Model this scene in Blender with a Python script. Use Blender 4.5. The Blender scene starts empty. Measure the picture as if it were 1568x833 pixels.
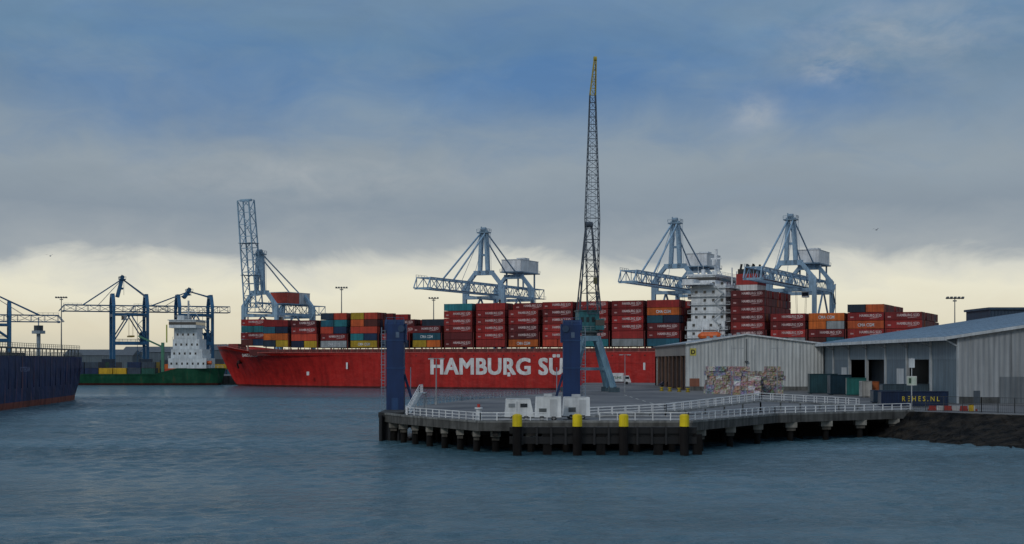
import bpy, math, random
import numpy as np
from mathutils import Vector, Matrix
random.seed(7)
F=2178.0; H=11.0; HY=552.0; DZ=3.6
def X(px,d): return (px-784.0)/F*d
def Z(py,d): return H+(HY-py)/F*d
def lin(c):
    c=c/255.0
    return c/12.92 if c<=0.04045 else ((c+0.055)/1.055)**2.4
def C(r,g,b): return (lin(r),lin(g),lin(b),1.0)

# ---------------------------------------------------------------- materials
def newmat(name):
    m=bpy.data.materials.new(name); m.use_nodes=True
    nt=m.node_tree; b=nt.nodes['Principled BSDF']
    return m,nt,b
def attr_paint(name,rough=0.5,dirt=0.35,streak=0.3,scale=0.35,ribs=0.0,spec=0.4,metal=0.0,rust=0.0,sk=(1.6,1.6,0.09),plates=False):
    m,nt,b=newmat(name); N=nt.nodes; L=nt.links
    at=N.new('ShaderNodeAttribute'); at.attribute_name='Col'
    geo=N.new('ShaderNodeNewGeometry')
    n1=N.new('ShaderNodeTexNoise'); n1.inputs['Scale'].default_value=scale; n1.inputs['Detail'].default_value=8
    n1.inputs['Roughness'].default_value=0.65
    L.new(geo.outputs['Position'],n1.inputs['Vector'])
    mp=N.new('ShaderNodeMapping'); mp.inputs['Scale'].default_value=sk
    L.new(geo.outputs['Position'],mp.inputs['Vector'])
    n2=N.new('ShaderNodeTexNoise'); n2.inputs['Scale'].default_value=1.0; n2.inputs['Detail'].default_value=6
    L.new(mp.outputs[0],n2.inputs['Vector'])
    r1=N.new('ShaderNodeMapRange'); r1.inputs[1].default_value=0.3; r1.inputs[2].default_value=0.7
    r1.inputs[3].default_value=1-dirt; r1.inputs[4].default_value=1.08
    L.new(n1.outputs['Fac'],r1.inputs[0])
    r2=N.new('ShaderNodeMapRange'); r2.inputs[1].default_value=0.32; r2.inputs[2].default_value=0.62
    r2.inputs[3].default_value=1-streak; r2.inputs[4].default_value=1.05
    L.new(n2.outputs['Fac'],r2.inputs[0])
    mu=N.new('ShaderNodeMath'); mu.operation='MULTIPLY'
    L.new(r1.outputs[0],mu.inputs[0]); L.new(r2.outputs[0],mu.inputs[1])
    last=mu.outputs[0]
    if ribs>0:
        sx=N.new('ShaderNodeSeparateXYZ'); L.new(geo.outputs['Position'],sx.inputs[0])
        ad=N.new('ShaderNodeMath'); ad.operation='ADD'; L.new(sx.outputs[0],ad.inputs[0]); L.new(sx.outputs[1],ad.inputs[1])
        ml=N.new('ShaderNodeMath'); ml.operation='MULTIPLY'; ml.inputs[1].default_value=2*math.pi/0.9; L.new(ad.outputs[0],ml.inputs[0])
        sn=N.new('ShaderNodeMath'); sn.operation='SINE'; L.new(ml.outputs[0],sn.inputs[0])
        bp=N.new('ShaderNodeBump'); bp.inputs['Strength'].default_value=0.8; bp.inputs['Distance'].default_value=ribs
        L.new(sn.outputs[0],bp.inputs['Height']); L.new(bp.outputs[0],b.inputs['Normal'])
    if plates:
        mp2=N.new('ShaderNodeMapping'); mp2.inputs['Scale'].default_value=(0.33,0.33,0.4); L.new(geo.outputs['Position'],mp2.inputs['Vector'])
        n4=N.new('ShaderNodeTexNoise'); n4.inputs['Scale'].default_value=1.0; n4.inputs['Detail'].default_value=2; L.new(mp2.outputs[0],n4.inputs['Vector'])
        bp=N.new('ShaderNodeBump'); bp.inputs['Strength'].default_value=1; bp.inputs['Distance'].default_value=0.25
        L.new(n4.outputs['Fac'],bp.inputs['Height']); L.new(bp.outputs[0],b.inputs['Normal'])
    mx=N.new('ShaderNodeMixRGB'); mx.blend_type='MULTIPLY'; mx.inputs[0].default_value=1
    L.new(at.outputs['Color'],mx.inputs[1]); L.new(last,mx.inputs[2])
    out=mx.outputs[0]
    if rust>0:
        r3=N.new('ShaderNodeMapRange'); r3.inputs[1].default_value=0.58; r3.inputs[2].default_value=0.75
        r3.inputs[4].default_value=rust; L.new(n2.outputs['Fac'],r3.inputs[0])
        mr=N.new('ShaderNodeMixRGB'); mr.inputs[2].default_value=C(110,62,42)
        L.new(r3.outputs[0],mr.inputs[0]); L.new(out,mr.inputs[1]); out=mr.outputs[0]
    L.new(out,b.inputs['Base Color'])
    b.inputs['Roughness'].default_value=rough; b.inputs['Specular IOR Level'].default_value=spec
    b.inputs['Metallic'].default_value=metal
    return m
M_PAINT=attr_paint('painted_steel',0.5,0.3,0.25)
M_HULL=attr_paint('hull_paint',0.45,0.3,0.32,0.1,rust=0.3,sk=(.5,.5,.06),plates=True,spec=0.3)
M_OLDHULL=attr_paint('rusty_hull_paint',0.6,0.5,0.45,0.25,rust=0.85,sk=(.7,.7,.08),plates=True,spec=0.3)
M_CONT=attr_paint('container_paint',0.6,0.35,0.3,0.3,spec=0.3)
M_CLAD=attr_paint('ribbed_cladding',0.5,0.2,0.3,0.1,ribs=0.06)
M_CONC=attr_paint('weathered_concrete',0.85,0.45,0.5,0.6,spec=0.2)
M_GLASS=attr_paint('window_glass',0.12,0.1,0.05,spec=0.6)

def ground_mat():
    m,nt,b=newmat('asphalt_quay'); N=nt.nodes; L=nt.links
    geo=N.new('ShaderNodeNewGeometry')
    n=N.new('ShaderNodeTexNoise'); n.inputs['Scale'].default_value=0.08; n.inputs['Detail'].default_value=10
    L.new(geo.outputs['Position'],n.inputs['Vector'])
    r=N.new('ShaderNodeValToRGB'); r.color_ramp.elements[0].position=0.35; r.color_ramp.elements[1].position=0.68
    r.color_ramp.elements[0].color=(0.055,0.06,0.068,1); r.color_ramp.elements[1].color=(0.16,0.163,0.165,1)
    L.new(n.outputs['Fac'],r.inputs[0]); L.new(r.outputs[0],b.inputs['Base Color'])
    b.inputs['Roughness'].default_value=0.7
    return m
M_GROUND=ground_mat()
def bale_mat():
    m,nt,b=newmat('mixed_paper_bale'); N=nt.nodes; L=nt.links
    at=N.new('ShaderNodeAttribute'); at.attribute_name='Col'
    geo=N.new('ShaderNodeNewGeometry')
    v=N.new('ShaderNodeTexVoronoi'); v.inputs['Scale'].default_value=2.3; v.inputs['Randomness'].default_value=1
    L.new(geo.outputs['Position'],v.inputs['Vector'])
    h=N.new('ShaderNodeHueSaturation'); h.inputs['Saturation'].default_value=0.5; h.inputs['Value'].default_value=0.66
    L.new(v.outputs['Color'],h.inputs['Color'])
    mx=N.new('ShaderNodeMixRGB'); mx.inputs[0].default_value=0.45
    L.new(at.outputs['Color'],mx.inputs[1]); L.new(h.outputs[0],mx.inputs[2])
    L.new(mx.outputs[0],b.inputs['Base Color']); b.inputs['Roughness'].default_value=0.8
    bp=N.new('ShaderNodeBump'); bp.inputs['Distance'].default_value=0.25; bp.inputs['Strength'].default_value=1
    L.new(v.outputs['Distance'],bp.inputs['Height']); L.new(bp.outputs[0],b.inputs['Normal'])
    return m
M_BALE=bale_mat()
def rock_mat():
    m,nt,b=newmat('wet_stone_revetment'); N=nt.nodes; L=nt.links
    geo=N.new('ShaderNodeNewGeometry')
    v=N.new('ShaderNodeTexVoronoi'); v.inputs['Scale'].default_value=1.1
    L.new(geo.outputs['Position'],v.inputs['Vector'])
    n=N.new('ShaderNodeTexNoise'); n.inputs['Scale'].default_value=0.5; n.inputs['Detail'].default_value=8
    L.new(geo.outputs['Position'],n.inputs['Vector'])
    r=N.new('ShaderNodeValToRGB'); r.color_ramp.elements[0].color=(0.006,0.007,0.008,1); r.color_ramp.elements[1].color=(0.04,0.034,0.027,1)
    r.color_ramp.elements[0].position=0.4; r.color_ramp.elements[1].position=0.75
    L.new(n.outputs['Fac'],r.inputs[0]); L.new(r.outputs[0],b.inputs['Base Color'])
    bp=N.new('ShaderNodeBump'); bp.inputs['Distance'].default_value=0.4; L.new(v.outputs['Distance'],bp.inputs['Height']); L.new(bp.outputs[0],b.inputs['Normal'])
    b.inputs['Roughness'].default_value=0.9; b.inputs['Specular IOR Level'].default_value=0.08
    return m
M_ROCK=rock_mat()
def water_mat():
    m,nt,b=newmat('harbour_water'); N=nt.nodes; L=nt.links
    geo=N.new('ShaderNodeNewGeometry')
    def noise(sc,mx,det,rot=0.0,ro=.6):
        mp=N.new('ShaderNodeMapping'); mp.inputs['Scale'].default_value=mx; mp.inputs['Rotation'].default_value=(0,0,rot)
        L.new(geo.outputs['Position'],mp.inputs['Vector'])
        n=N.new('ShaderNodeTexNoise'); n.inputs['Scale'].default_value=sc; n.inputs['Detail'].default_value=det
        n.inputs['Roughness'].default_value=ro
        L.new(mp.outputs[0],n.inputs['Vector']); return n
    a=noise(1.7,(0.8,1.2,1),4,0.25); c=noise(0.5,(0.8,1.1,1),5,-0.3,.65); e=noise(0.016,(0.35,1.5,1),7,0.1,.65)
    prev=None
    rs=N.new('ShaderNodeMapRange'); rs.inputs[1].default_value=0.38; rs.inputs[2].default_value=0.62; rs.inputs[3].default_value=0.4; rs.inputs[4].default_value=0.9
    L.new(e.outputs['Fac'],rs.inputs[0])
    for n_,ds in((c,2.0),(a,.8)):
        b1=N.new('ShaderNodeBump'); b1.inputs['Distance'].default_value=ds
        L.new(rs.outputs[0],b1.inputs['Strength'])
        L.new(n_.outputs['Fac'],b1.inputs['Height'])
        if prev: L.new(prev.outputs[0],b1.inputs['Normal'])
        prev=b1
    L.new(prev.outputs[0],b.inputs['Normal'])
    r=N.new('ShaderNodeValToRGB'); r.color_ramp.elements[0].position=0.36; r.color_ramp.elements[1].position=0.66
    r.color_ramp.elements[0].color=(0.066,0.150,0.195,1); r.color_ramp.elements[1].color=(0.042,0.112,0.150,1)
    L.new(e.outputs['Fac'],r.inputs[0]); L.new(r.outputs[0],b.inputs['Base Color'])
    b.inputs['Roughness'].default_value=0.2
    b.inputs['IOR'].default_value=1.33; b.inputs['Specular IOR Level'].default_value=0.5
    return m
M_WATER=water_mat()

# ---------------------------------------------------------------- mesh builder
class MB:
    def __init__(s): s.v=[]; s.f=[]; s.c=[]; s.m=[]; s.mats=[M_PAINT]
    def mi(s,mat):
        if mat is None: return 0
        if mat not in s.mats: s.mats.append(mat)
        return s.mats.index(mat)
    def face(s,pts,col,mat=None):
        n=len(s.v); s.v+= [tuple(p) for p in pts]; s.f.append(tuple(range(n,n+len(pts)))); s.c.append(col); s.m.append(s.mi(mat))
    def hexa(s,p,col,mat=None,endcol=None):
        n=len(s.v); s.v+=[tuple(q) for q in p]
        for i,q in enumerate(((0,3,2,1),(4,5,6,7),(0,1,5,4),(1,2,6,5),(2,3,7,6),(3,0,4,7))):
            s.f.append(tuple(n+k for k in q)); s.c.append(endcol if (endcol and i in(3,5)) else col); s.m.append(s.mi(mat))
    def box(s,x0,x1,y0,y1,z0,z1,col,mat=None,endcol=None):
        s.hexa([(x0,y0,z0),(x1,y0,z0),(x1,y1,z0),(x0,y1,z0),(x0,y0,z1),(x1,y0,z1),(x1,y1,z1),(x0,y1,z1)],col,mat,endcol)
    def cbox(s,c,sz,rz,col,mat=None,tilt=0):
        R=Matrix.Rotation(rz,3,'Z')@Matrix.Rotation(tilt,3,'X'); p=[]
        for dz in(-.5,.5):
            for dx,dy in((-.5,-.5),(.5,-.5),(.5,.5),(-.5,.5)):
                p.append(Vector(c)+R@Vector((dx*sz[0],dy*sz[1],dz*sz[2])))
        s.hexa(p,col,mat)
    def beam(s,a,b,w,h,col,mat=None):
        a=Vector(a); b=Vector(b); d=(b-a)
        if d.length<1e-6: return
        d.normalize(); up=Vector((0,0,1)) if abs(d.z)<0.95 else Vector((0,1,0))
        r=d.cross(up).normalized(); u=r.cross(d)
        p=[]
        for q in(a,b):
            for i,j in((-1,-1),(1,-1),(1,1),(-1,1)): p.append(q+r*(i*w/2)+u*(j*h/2))
        s.hexa(p,col,mat)
    def cyl(s,a,b,r,col,n=10,r2=None,mat=None):
        a=Vector(a); b=Vector(b); r2=r if r2 is None else r2
        d=(b-a).normalized(); up=Vector((0,0,1)) if abs(d.z)<0.95 else Vector((0,1,0))
        e=d.cross(up).normalized(); g=e.cross(d); k=len(s.v)
        for q,rad in((a,r),(b,r2)):
            for i in range(n):
                t=2*math.pi*i/n; s.v.append(tuple(q+e*(math.cos(t)*rad)+g*(math.sin(t)*rad)))
        mi=s.mi(mat)
        for i in range(n):
            j=(i+1)%n; s.f.append((k+i,k+j,k+n+j,k+n+i)); s.c.append(col); s.m.append(mi)
        s.f.append(tuple(k+n-1-i for i in range(n))); s.c.append(col); s.m.append(mi)
        s.f.append(tuple(k+n+i for i in range(n))); s.c.append(col); s.m.append(mi)
    def prism(s,poly,z0,z1,col,mat=None,topcol=None,topmat=None):
        n=len(poly)
        s.face([(x,y,z1) for x,y in poly],topcol or col,topmat or mat)
        for i in range(n):
            a=poly[i]; b=poly[(i+1)%n]
            s.face([(a[0],a[1],z0),(b[0],b[1],z0),(b[0],b[1],z1),(a[0],a[1],z1)],col,mat)
    def xprism(s,poly,x0,x1,col,mat=None):
        s.face([(x0,y,z) for y,z in poly],col,mat); s.face([(x1,y,z) for y,z in reversed(poly)],col,mat)
        for i in range(len(poly)):
            a=poly[i]; b=poly[(i+1)%len(poly)]
            s.face([(x0,a[0],a[1]),(x1,a[0],a[1]),(x1,b[0],b[1]),(x0,b[0],b[1])],col,mat)
    def lattice(s,a,b,w1,h1,w2,h2,n,ch,dg,col,side=None):
        a=Vector(a); b=Vector(b); d=(b-a).normalized()
        r=Vector(side).normalized() if side else d.cross(Vector((0,0,1))).normalized()
        u=r.cross(d).normalized()
        def ring(t):
            w=w1+(w2-w1)*t; h=h1+(h2-h1)*t; q=a.lerp(b,t)
            return [q-r*w/2-u*h/2,q+r*w/2-u*h/2,q+r*w/2+u*h/2,q-r*w/2+u*h/2]
        R=[ring(i/n) for i in range(n+1)]
        for k in range(4): s.beam(R[0][k],R[n][k],ch,ch,col)
        for i in range(n+1):
            for k in range(4): s.beam(R[i][k],R[i][(k+1)%4],dg,dg,col)
        for i in range(n):
            for k in range(4):
                j=(k+1)%4
                if i%2: s.beam(R[i][k],R[i+1][j],dg,dg,col)
                else: s.beam(R[i][j],R[i+1][k],dg,dg,col)
    def rail(s,path,h=1.1,col=None,sp=2.0,w=0.09,nr=3,closed=False):
        path=[Vector(p) for p in path]
        for a,b in zip(path[:-1],path[1:]):
            L=(b-a).length; n=max(1,int(L/sp))
            for i in range(n+1):
                q=a.lerp(b,i/n); s.beam(q,q+Vector((0,0,h)),w*1.2,w*1.2,col)
            for k in range(nr):
                z=h*(k+1)/nr; s.beam(a+Vector((0,0,z)),b+Vector((0,0,z)),w if k==nr-1 else w*0.7,w if k==nr-1 else w*0.7,col)
    def mesh(s,me,M,col,mat=None):
        n=len(s.v); s.v+=[tuple(M@v.co) for v in me.vertices]; mi=s.mi(mat)
        for p in me.polygons: s.f.append(tuple(n+i for i in p.vertices)); s.c.append(col); s.m.append(mi)
    def obj(s,name,loc=(0,0,0),rz=0,parent=None,mats=None,smooth=False):
        if mats: s.mats=mats
        me=bpy.data.meshes.new(name); me.from_pydata(s.v,[],s.f); me.update()
        for m in s.mats: me.materials.append(m)
        ca=me.color_attributes.new('Col','FLOAT_COLOR','CORNER'); buf=[]
        for f,c in zip(s.f,s.c): buf+=list(c)*len(f)
        ca.data.foreach_set('color',buf)
        me.polygons.foreach_set('material_index',s.m)
        if smooth:
            me.polygons.foreach_set('use_smooth',[True]*len(s.f)); 
        o=bpy.data.objects.new(name,me); bpy.context.scene.collection.objects.link(o)
        o.location=loc; o.rotation_euler=(0,0,rz)
        if parent: o.parent=parent
        return o
def empty(name,loc=(0,0,0),rz=0):
    e=bpy.data.objects.new(name,None); bpy.context.scene.collection.objects.link(e); e.location=loc; e.rotation_euler=(0,0,rz); e.empty_display_size=1
    return e
def text_mesh(txt,size,offset=0.0,space=1.0):
    cu=bpy.data.curves.new('t','FONT'); cu.body=txt; cu.size=size; cu.offset=offset; cu.space_character=space
    cu.resolution_u=3; cu.fill_mode='FRONT'
    o=bpy.data.objects.new('t',cu); bpy.context.scene.collection.objects.link(o); bpy.context.view_layer.update()
    me=bpy.data.meshes.new_from_object(o); bpy.data.objects.remove(o); 
    xs=[v.co.x for v in me.vertices]; ys=[v.co.y for v in me.vertices]
    return me,min(xs),max(xs),min(ys),max(ys)
RX=Matrix.Rotation(math.pi/2,4,'X')

WHITE=C(225,230,232); BLUEC=C(140,174,200); DBLUE=C(48,102,142)
BLACK=C(22,24,27); YEL=C(238,212,20)

# ---------------------------------------------------------------- water (one mesh: real waves in the basin, flat beyond)
def build_water():
    x0,x1,y0,y1=-170.,170.,30.,450.; st=0.5
    nx=int((x1-x0)/st)+1; ny=int((y1-y0)/st)+1
    gx=np.linspace(x0,x1,nx); gy=np.linspace(y0,y1,ny); GX,GY=np.meshgrid(gx,gy)
    rng=np.random.RandomState(5); Zw=np.zeros_like(GX)
    for i in range(56):
        lam=1.5*(7.5/1.5)**(rng.rand()**1.2); ang=math.radians(-70+rng.randn()*38); k=2*math.pi/lam
        amp=0.030*lam/(2*math.pi)*rng.uniform(.6,1.4)
        ph=rng.rand()*6.28+0.9*np.sin(GX*.021*rng.uniform(.5,1.5)+rng.rand()*6)+0.9*np.sin(GY*.019*rng.uniform(.5,1.5)+rng.rand()*6)
        Zw+=amp*np.sin(k*(math.cos(ang)*GX+math.sin(ang)*GY)+ph)
    g=0.7+0.38*np.sin(GX*.035+1.3*np.sin(GY*.05))*np.sin(GY*.06+GX*.012+1)
    ed=np.clip(np.minimum(np.minimum(GX-x0,x1-GX)/30,np.minimum(GY-y0,y1-GY)/30),0,1)
    Zw*=g*ed
    co=np.stack([GX.ravel(),GY.ravel(),Zw.ravel()],1)
    idx=np.arange(nx*ny).reshape(ny,nx)
    q=np.stack([idx[:-1,:-1].ravel(),idx[:-1,1:].ravel(),idx[1:,1:].ravel(),idx[1:,:-1].ravel()],1)
    n0=len(co); ext=[(-6000,-400),(x0,-400),(x1,-400),(6000,-400),(-6000,y0),(6000,y0),(-6000,y1),(6000,y1),(-6000,9000),(x0,9000),(x1,9000),(6000,9000)]
    co=np.vstack([co,[(a,b,0) for a,b in ext]]); E=lambda i:n0+i
    a=idx[0,0]; b=idx[0,-1]; c=idx[-1,-1]; d=idx[-1,0]
    outer=[(E(0),E(1),a,E(4)),(E(1),E(2),b,a),(E(2),E(3),E(5),b),(E(4),a,d,E(6)),(b,E(5),E(7),c),(E(6),d,E(9),E(8)),(d,c,E(10),E(9)),(c,E(7),E(11),E(10))]
    q=np.vstack([q,np.array(outer)])
    me=bpy.data.meshes.new('water'); me.vertices.add(len(co)); me.vertices.foreach_set('co',co.astype(np.float32).ravel())
    me.loops.add(len(q)*4); me.loops.foreach_set('vertex_index',q.astype(np.int32).ravel())
    me.polygons.add(len(q)); me.polygons.foreach_set('loop_start',np.arange(0,len(q)*4,4,dtype=np.int32))
    me.update(calc_edges=True); me.validate()
    me.polygons.foreach_set('use_smooth',[True]*len(me.polygons)); me.materials.append(M_WATER)
    o=bpy.data.objects.new('water',me); bpy.context.scene.collection.objects.link(o)
build_water()

TH=math.radians(25); cs,sn=math.cos(TH),math.sin(TH)
BX,BY=-128.7,621.6
def SP(s_,t): return (BX+s_*cs+t*sn, BY-s_*sn+t*cs)
def S_at(px,t):
    k=(px-784)/F; return (k*(BY+t*cs)-BX-t*sn)/(cs+k*sn)
land=MB()
poly=[(-1500,700),(-240,690),SP(-60,60),SP(-60,25),SP(700,25),(5500,1200),(5500,8500),(-5500,8500),(-5500,900)]
land.prism(poly,-4,4.0,C(95,95,92),M_CONC,topmat=M_GROUND)
land.obj('container_terminal_ground')

# ---------------------------------------------------------------- red container ship
ship=empty('container_ship',(BX,BY,0),-TH)
LSH=302
def deckz(s_):
    if s_<12: return 17.0
    if s_<34: return 17.0-(s_-12)/22*2.6
    return 14.2
def hbd(s_):
    t=min(1,max(0,s_/62.0)); return 21.2*(1-(1-t)**2.3)**0.8
def hbw(s_):
    t=min(1,max(0,(s_-11)/88.0)); v=21.2*(1-(1-t)**1.9)
    if s_>LSH-45: v*=1-((s_-(LSH-45))/45)*0.35
    return v
st=[0,1.5,3.5,6,9,12,16,20,26,34,42,52,64,80,100,130,170,210,250,265,280,292,LSH]
NL=13
rows=[]
for s_ in st:
    dz=deckz(s_); rg=[]
    for i in range(NL):
        if i<3: z=(-2,0,0.75)[i]
        else: z=0.75+(dz-0.75)*(i-2)/(NL-3)
        fz=max(0,z)/dz
        e=fz**1.7
        hb=hbw(s_)*(1-e)+hbd(s_)*e
        rake=11*(1-fz**0.8)*max(0,1-s_/22.0)
        rg.append((s_+rake,hb,z))
    rows.append(rg)
HR=C(180,38,34)
h=MB(); h.mats=[M_HULL]
NS=len(st)
for sgn in(-1,1):
    base=len(h.v)
    for rg in rows:
        for x,y,z in rg: h.v.append((x,sgn*y,z))
    for a in range(NS-1):
        for b in range(NL-1):
            q=[base+a*NL+b,base+(a+1)*NL+b,base+(a+1)*NL+b+1,base+a*NL+b+1]
            if sgn>0: q.reverse()
            h.f.append(tuple(q)); h.c.append(C(78,26,28) if b<2 else HR); h.m.append(0)
h.obj('hull',parent=ship,mats=[M_HULL],smooth=True)
d=MB()
a=rows[-1]; d.face([(x,-y,z) for x,y,z in a]+[(x,y,z) for x,y,z in reversed(a)],HR,M_HULL)
for i in range(NS-1):
    p=rows[i][-1]; q=rows[i+1][-1]; zz=1.2
    d.face([(p[0],-p[1]+.05,p[2]-zz),(q[0],-q[1]+.05,q[2]-zz),(q[0],q[1]-.05,q[2]-zz),(p[0],p[1]-.05,p[2]-zz)],C(120,45,40))
    for g in(-1,1):
        d.beam((p[0],g*p[1],p[2]),(q[0],g*q[1],q[2]),0.35,0.22,C(190,95,88))
d.box(30,LSH-4,-18.6,18.6,13.0,15.6,C(90,30,30))
s_=46
while s_<LSH-2:
    d.beam((s_,-20.9,14.2),(s_,-20.9,16.0),0.22,0.22,C(150,60,55)); s_+=3.2
d.rail([(42,-21.1,14.2),(LSH,-21.1,14.2)],1.1,C(170,120,112),3.2,0.08,2)
d.rail([(rows[i][-1][0],-rows[i][-1][1],rows[i][-1][2]) for i in range(1,10)],1.0,C(180,120,112),2.5,0.08,2)
d.box(8,13,-3,3,15.8,18.2,C(130,40,38)); d.beam((16,0,15),(16,0,30),0.6,0.6,C(215,200,190)); d.beam((16,-2,26),(16,2,26),0.3,0.3,C(215,200,190))
d.cyl((17,-(hbw(17)*.45+hbd(17)*.55)-.2,10.2),(17.4,-(hbw(17)*.45+hbd(17)*.55)+1.2,10.4),.8,C(60,30,30),10); d.beam((17,-9.2,9.8),(17.2,-8.4,7.6),.5,.5,C(45,30,30))
for s_ in(60,150,285): d.box(s_,s_+1.2,-21.27,-21.24,5,6.5,WHITE)
for px in(530,985): 
    s_=S_at(px,-21.2); d.box(s_,s_+.8,-21.27,-21.24,7.6,10.2,WHITE)
for s_ in range(104,260,13): d.box(s_,s_+.12,-21.24,-21.2,1,13.8,C(150,34,32),M_HULL)
d.box(102,262,-21.25,-21.2,9.95,10.05,C(150,34,32),M_HULL)
for k in range(24): 
    s_=104+k*6.3; d.box(s_,s_+.5,-21.26,-21.2,12.6,13.1,C(70,28,28))
d.obj('deck_fittings',parent=ship)
me,x0,x1,y0,y1=text_mesh('HAMBURG SÜD',8.0,0.0,1.03)
sL=S_at(660,-21.3); sR=S_at(888,-21.3); zt=Z(573,BY-sL*sn-19)
hh=MB()
capm,cx0,cx1,cy0,cy1=text_mesh('H',8.0,0.0); capH=cy1-cy0
sc=(sR-sL)/(x1-x0); scz=5.9/capH
k=0
for dx in(-.3,-.15,0,.15,.3):
    for dz_ in(-.22,0,.22):
        Mt=Matrix.Translation((sL-x0*sc+dx,-21.262-k*.003,zt+.15+dz_))@RX@Matrix.Diagonal((sc,scz,1,1)); k+=1
        hh.mesh(me,Mt,C(228,228,228))
hh.obj('hull_lettering',parent=ship)
me2,a0,a1,b0,b1=text_mesh('SANTA ROSA',1.7,0.03)
nm=MB()
p1=Vector((24,-(hbd(24)*0.93+hbw(24)*0.07)-0.35,12.6)); p2=Vector((36,-(hbd(36)*0.93+hbw(36)*0.07)-0.15,12.6))
ang=math.atan2(p2.y-p1.y,p2.x-p1.x)
nm.mesh(me2,Matrix.Translation(p1)@Matrix.Rotation(ang,4,'Z')@Matrix.Rotation(math.radians(100),4,'X'),C(230,225,220)); nm.obj('bow_name',parent=ship)

# superstructure
sp=MB(); A0=S_at(1052,-19); W=C(226,232,236); GL=C(30,38,48)
sp.box(A0,A0+14,-19,19,13,25,W); sp.box(A0+0.6,A0+13.4,-16,16,25,38.5,W)
for k in range(8):
    z=16+3*k
    yy=-19 if z<25 else -16
    sp.box(A0-0.5,A0+15.4,yy-0.9,-yy+0.9,z-0.12,z+0.12,C(190,197,202))
    sp.rail([(A0-.4,yy-.8,z+.1),(A0+15.3,yy-.8,z+.1),(A0+15.3,-yy,z+.1)],1.0,C(215,220,222),2.2,0.08,2)
    for j in range(4):
        if (j*3+k)%5==0: continue
        x=A0+2+j*3.2; sp.box(x,x+1.0,yy-.03,yy,z+1.0,z+2.1,GL,M_GLASS)
    for j in range(9):
        y=yy+2+j*(-2*yy-4)/8; sp.box(A0+14-(0.6 if z>=25 else 0),A0+14.03-(0.6 if z>=25 else 0),y,y+0.9,z+1.1,z+2.1,GL,M_GLASS)
for k in range(7):
    z=17+3*k; a=(A0+9.5,-17.3 if z>24 else -19.6,z) if k%2 else (A0+13,-17.3 if z>24 else -19.6,z); b=(A0+13,a[1],z+3) if k%2 else (A0+9.5,a[1],z+3)
    sp.beam(a,b,0.8,0.25,C(170,178,184))
BZ=38.2
sp.box(A0-1.5,A0+9,-20.8,20.8,BZ-.1,BZ+.5,W); sp.box(A0-1.2,A0+9,-14,14,BZ+.5,BZ+3.5,W)
sp.box(A0-1.2,A0+3,-20.8,-14,BZ+.5,BZ+1.9,W); sp.box(A0-1.2,A0+3,14,20.8,BZ+.5,BZ+1.9,W)
sp.box(A0-1.3,A0+9.1,-14.1,14.1,BZ+1.8,BZ+2.9,GL,M_GLASS); sp.box(A0-1.8,A0+9.6,-14.6,14.6,BZ+3.5,BZ+4,W)
for y in(-20,-17,-14.6): sp.beam((A0+1,y,BZ-.1),(A0+1,y*.78,BZ-3.7),0.35,0.35,W)
sp.rail([(A0-1.4,-14.3,BZ+4),(A0+9.3,-14.3,BZ+4),(A0+9.3,14,BZ+4)],1.1,W,2,0.08,2)
sp.beam((A0+5,0,BZ+3),(A0+5,0,BZ+14),0.9,0.9,W); sp.beam((A0+5,-3.5,BZ+8),(A0+5,3.5,BZ+8),0.3,0.4,W); sp.beam((A0+3,0,BZ+10.5),(A0+7,0,BZ+10.5),0.4,0.5,W)
for y in(-1.6,1.6): sp.beam((A0+7,y,BZ+4),(A0+5,0,BZ+9),.3,.3,W)
sp.cyl((A0+5,-2.5,BZ+8),(A0+5,-2.5,BZ+10),0.8,W); sp.cyl((A0+2,8,BZ+4),(A0+2,8,BZ+6.5),1.0,W); sp.cyl((A0+3,-9,BZ+4),(A0+3,-9,BZ+6),.8,W)
for i_,y in enumerate((-12,-6,6,11)): sp.beam((A0+2,y,BZ+4),(A0+2,y,BZ+7+i_%2*2),.12,.12,W)
sp.box(A0+14.2,A0+22,-5,7,20,38.5,C(215,220,222)); sp.box(A0+14.15,A0+22.05,-5.05,7.05,38.5,42.5,C(160,36,34)); sp.box(A0+14.6,A0+21.6,-4.5,6.5,42.5,44.3,BLACK)
for q in range(6): sp.cyl((A0+15.2+q*1.1,-3+q%2*5,44),(A0+15.6+q*1.1,-3+q%2*5,46.2),0.42,BLACK)
sp.beam((A0+12,-3,38),(A0+12,-3,45),0.4,0.4,W); sp.beam((A0+12,3,38),(A0+12,3,44),0.4,0.4,W)
sp.cyl((A0+6,-20.3,19.8),(A0+12,-20.3,19.8),1.4,C(225,105,45)); sp.cyl((A0+4.6,-20.3,19.8),(A0+6,-20.3,19.8),0.5,C(225,105,45),r2=1.4); sp.cyl((A0+12,-20.3,19.8),(A0+13.2,-20.3,19.8),1.4,C(225,105,45),r2=0.5)
sp.beam((A0+6,-19,23),(A0+6,-20.5,21),0.3,0.3,W); sp.beam((A0+12,-19,23),(A0+12,-20.5,21),0.3,0.3,W)
sp.obj('superstructure',parent=ship)

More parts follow.
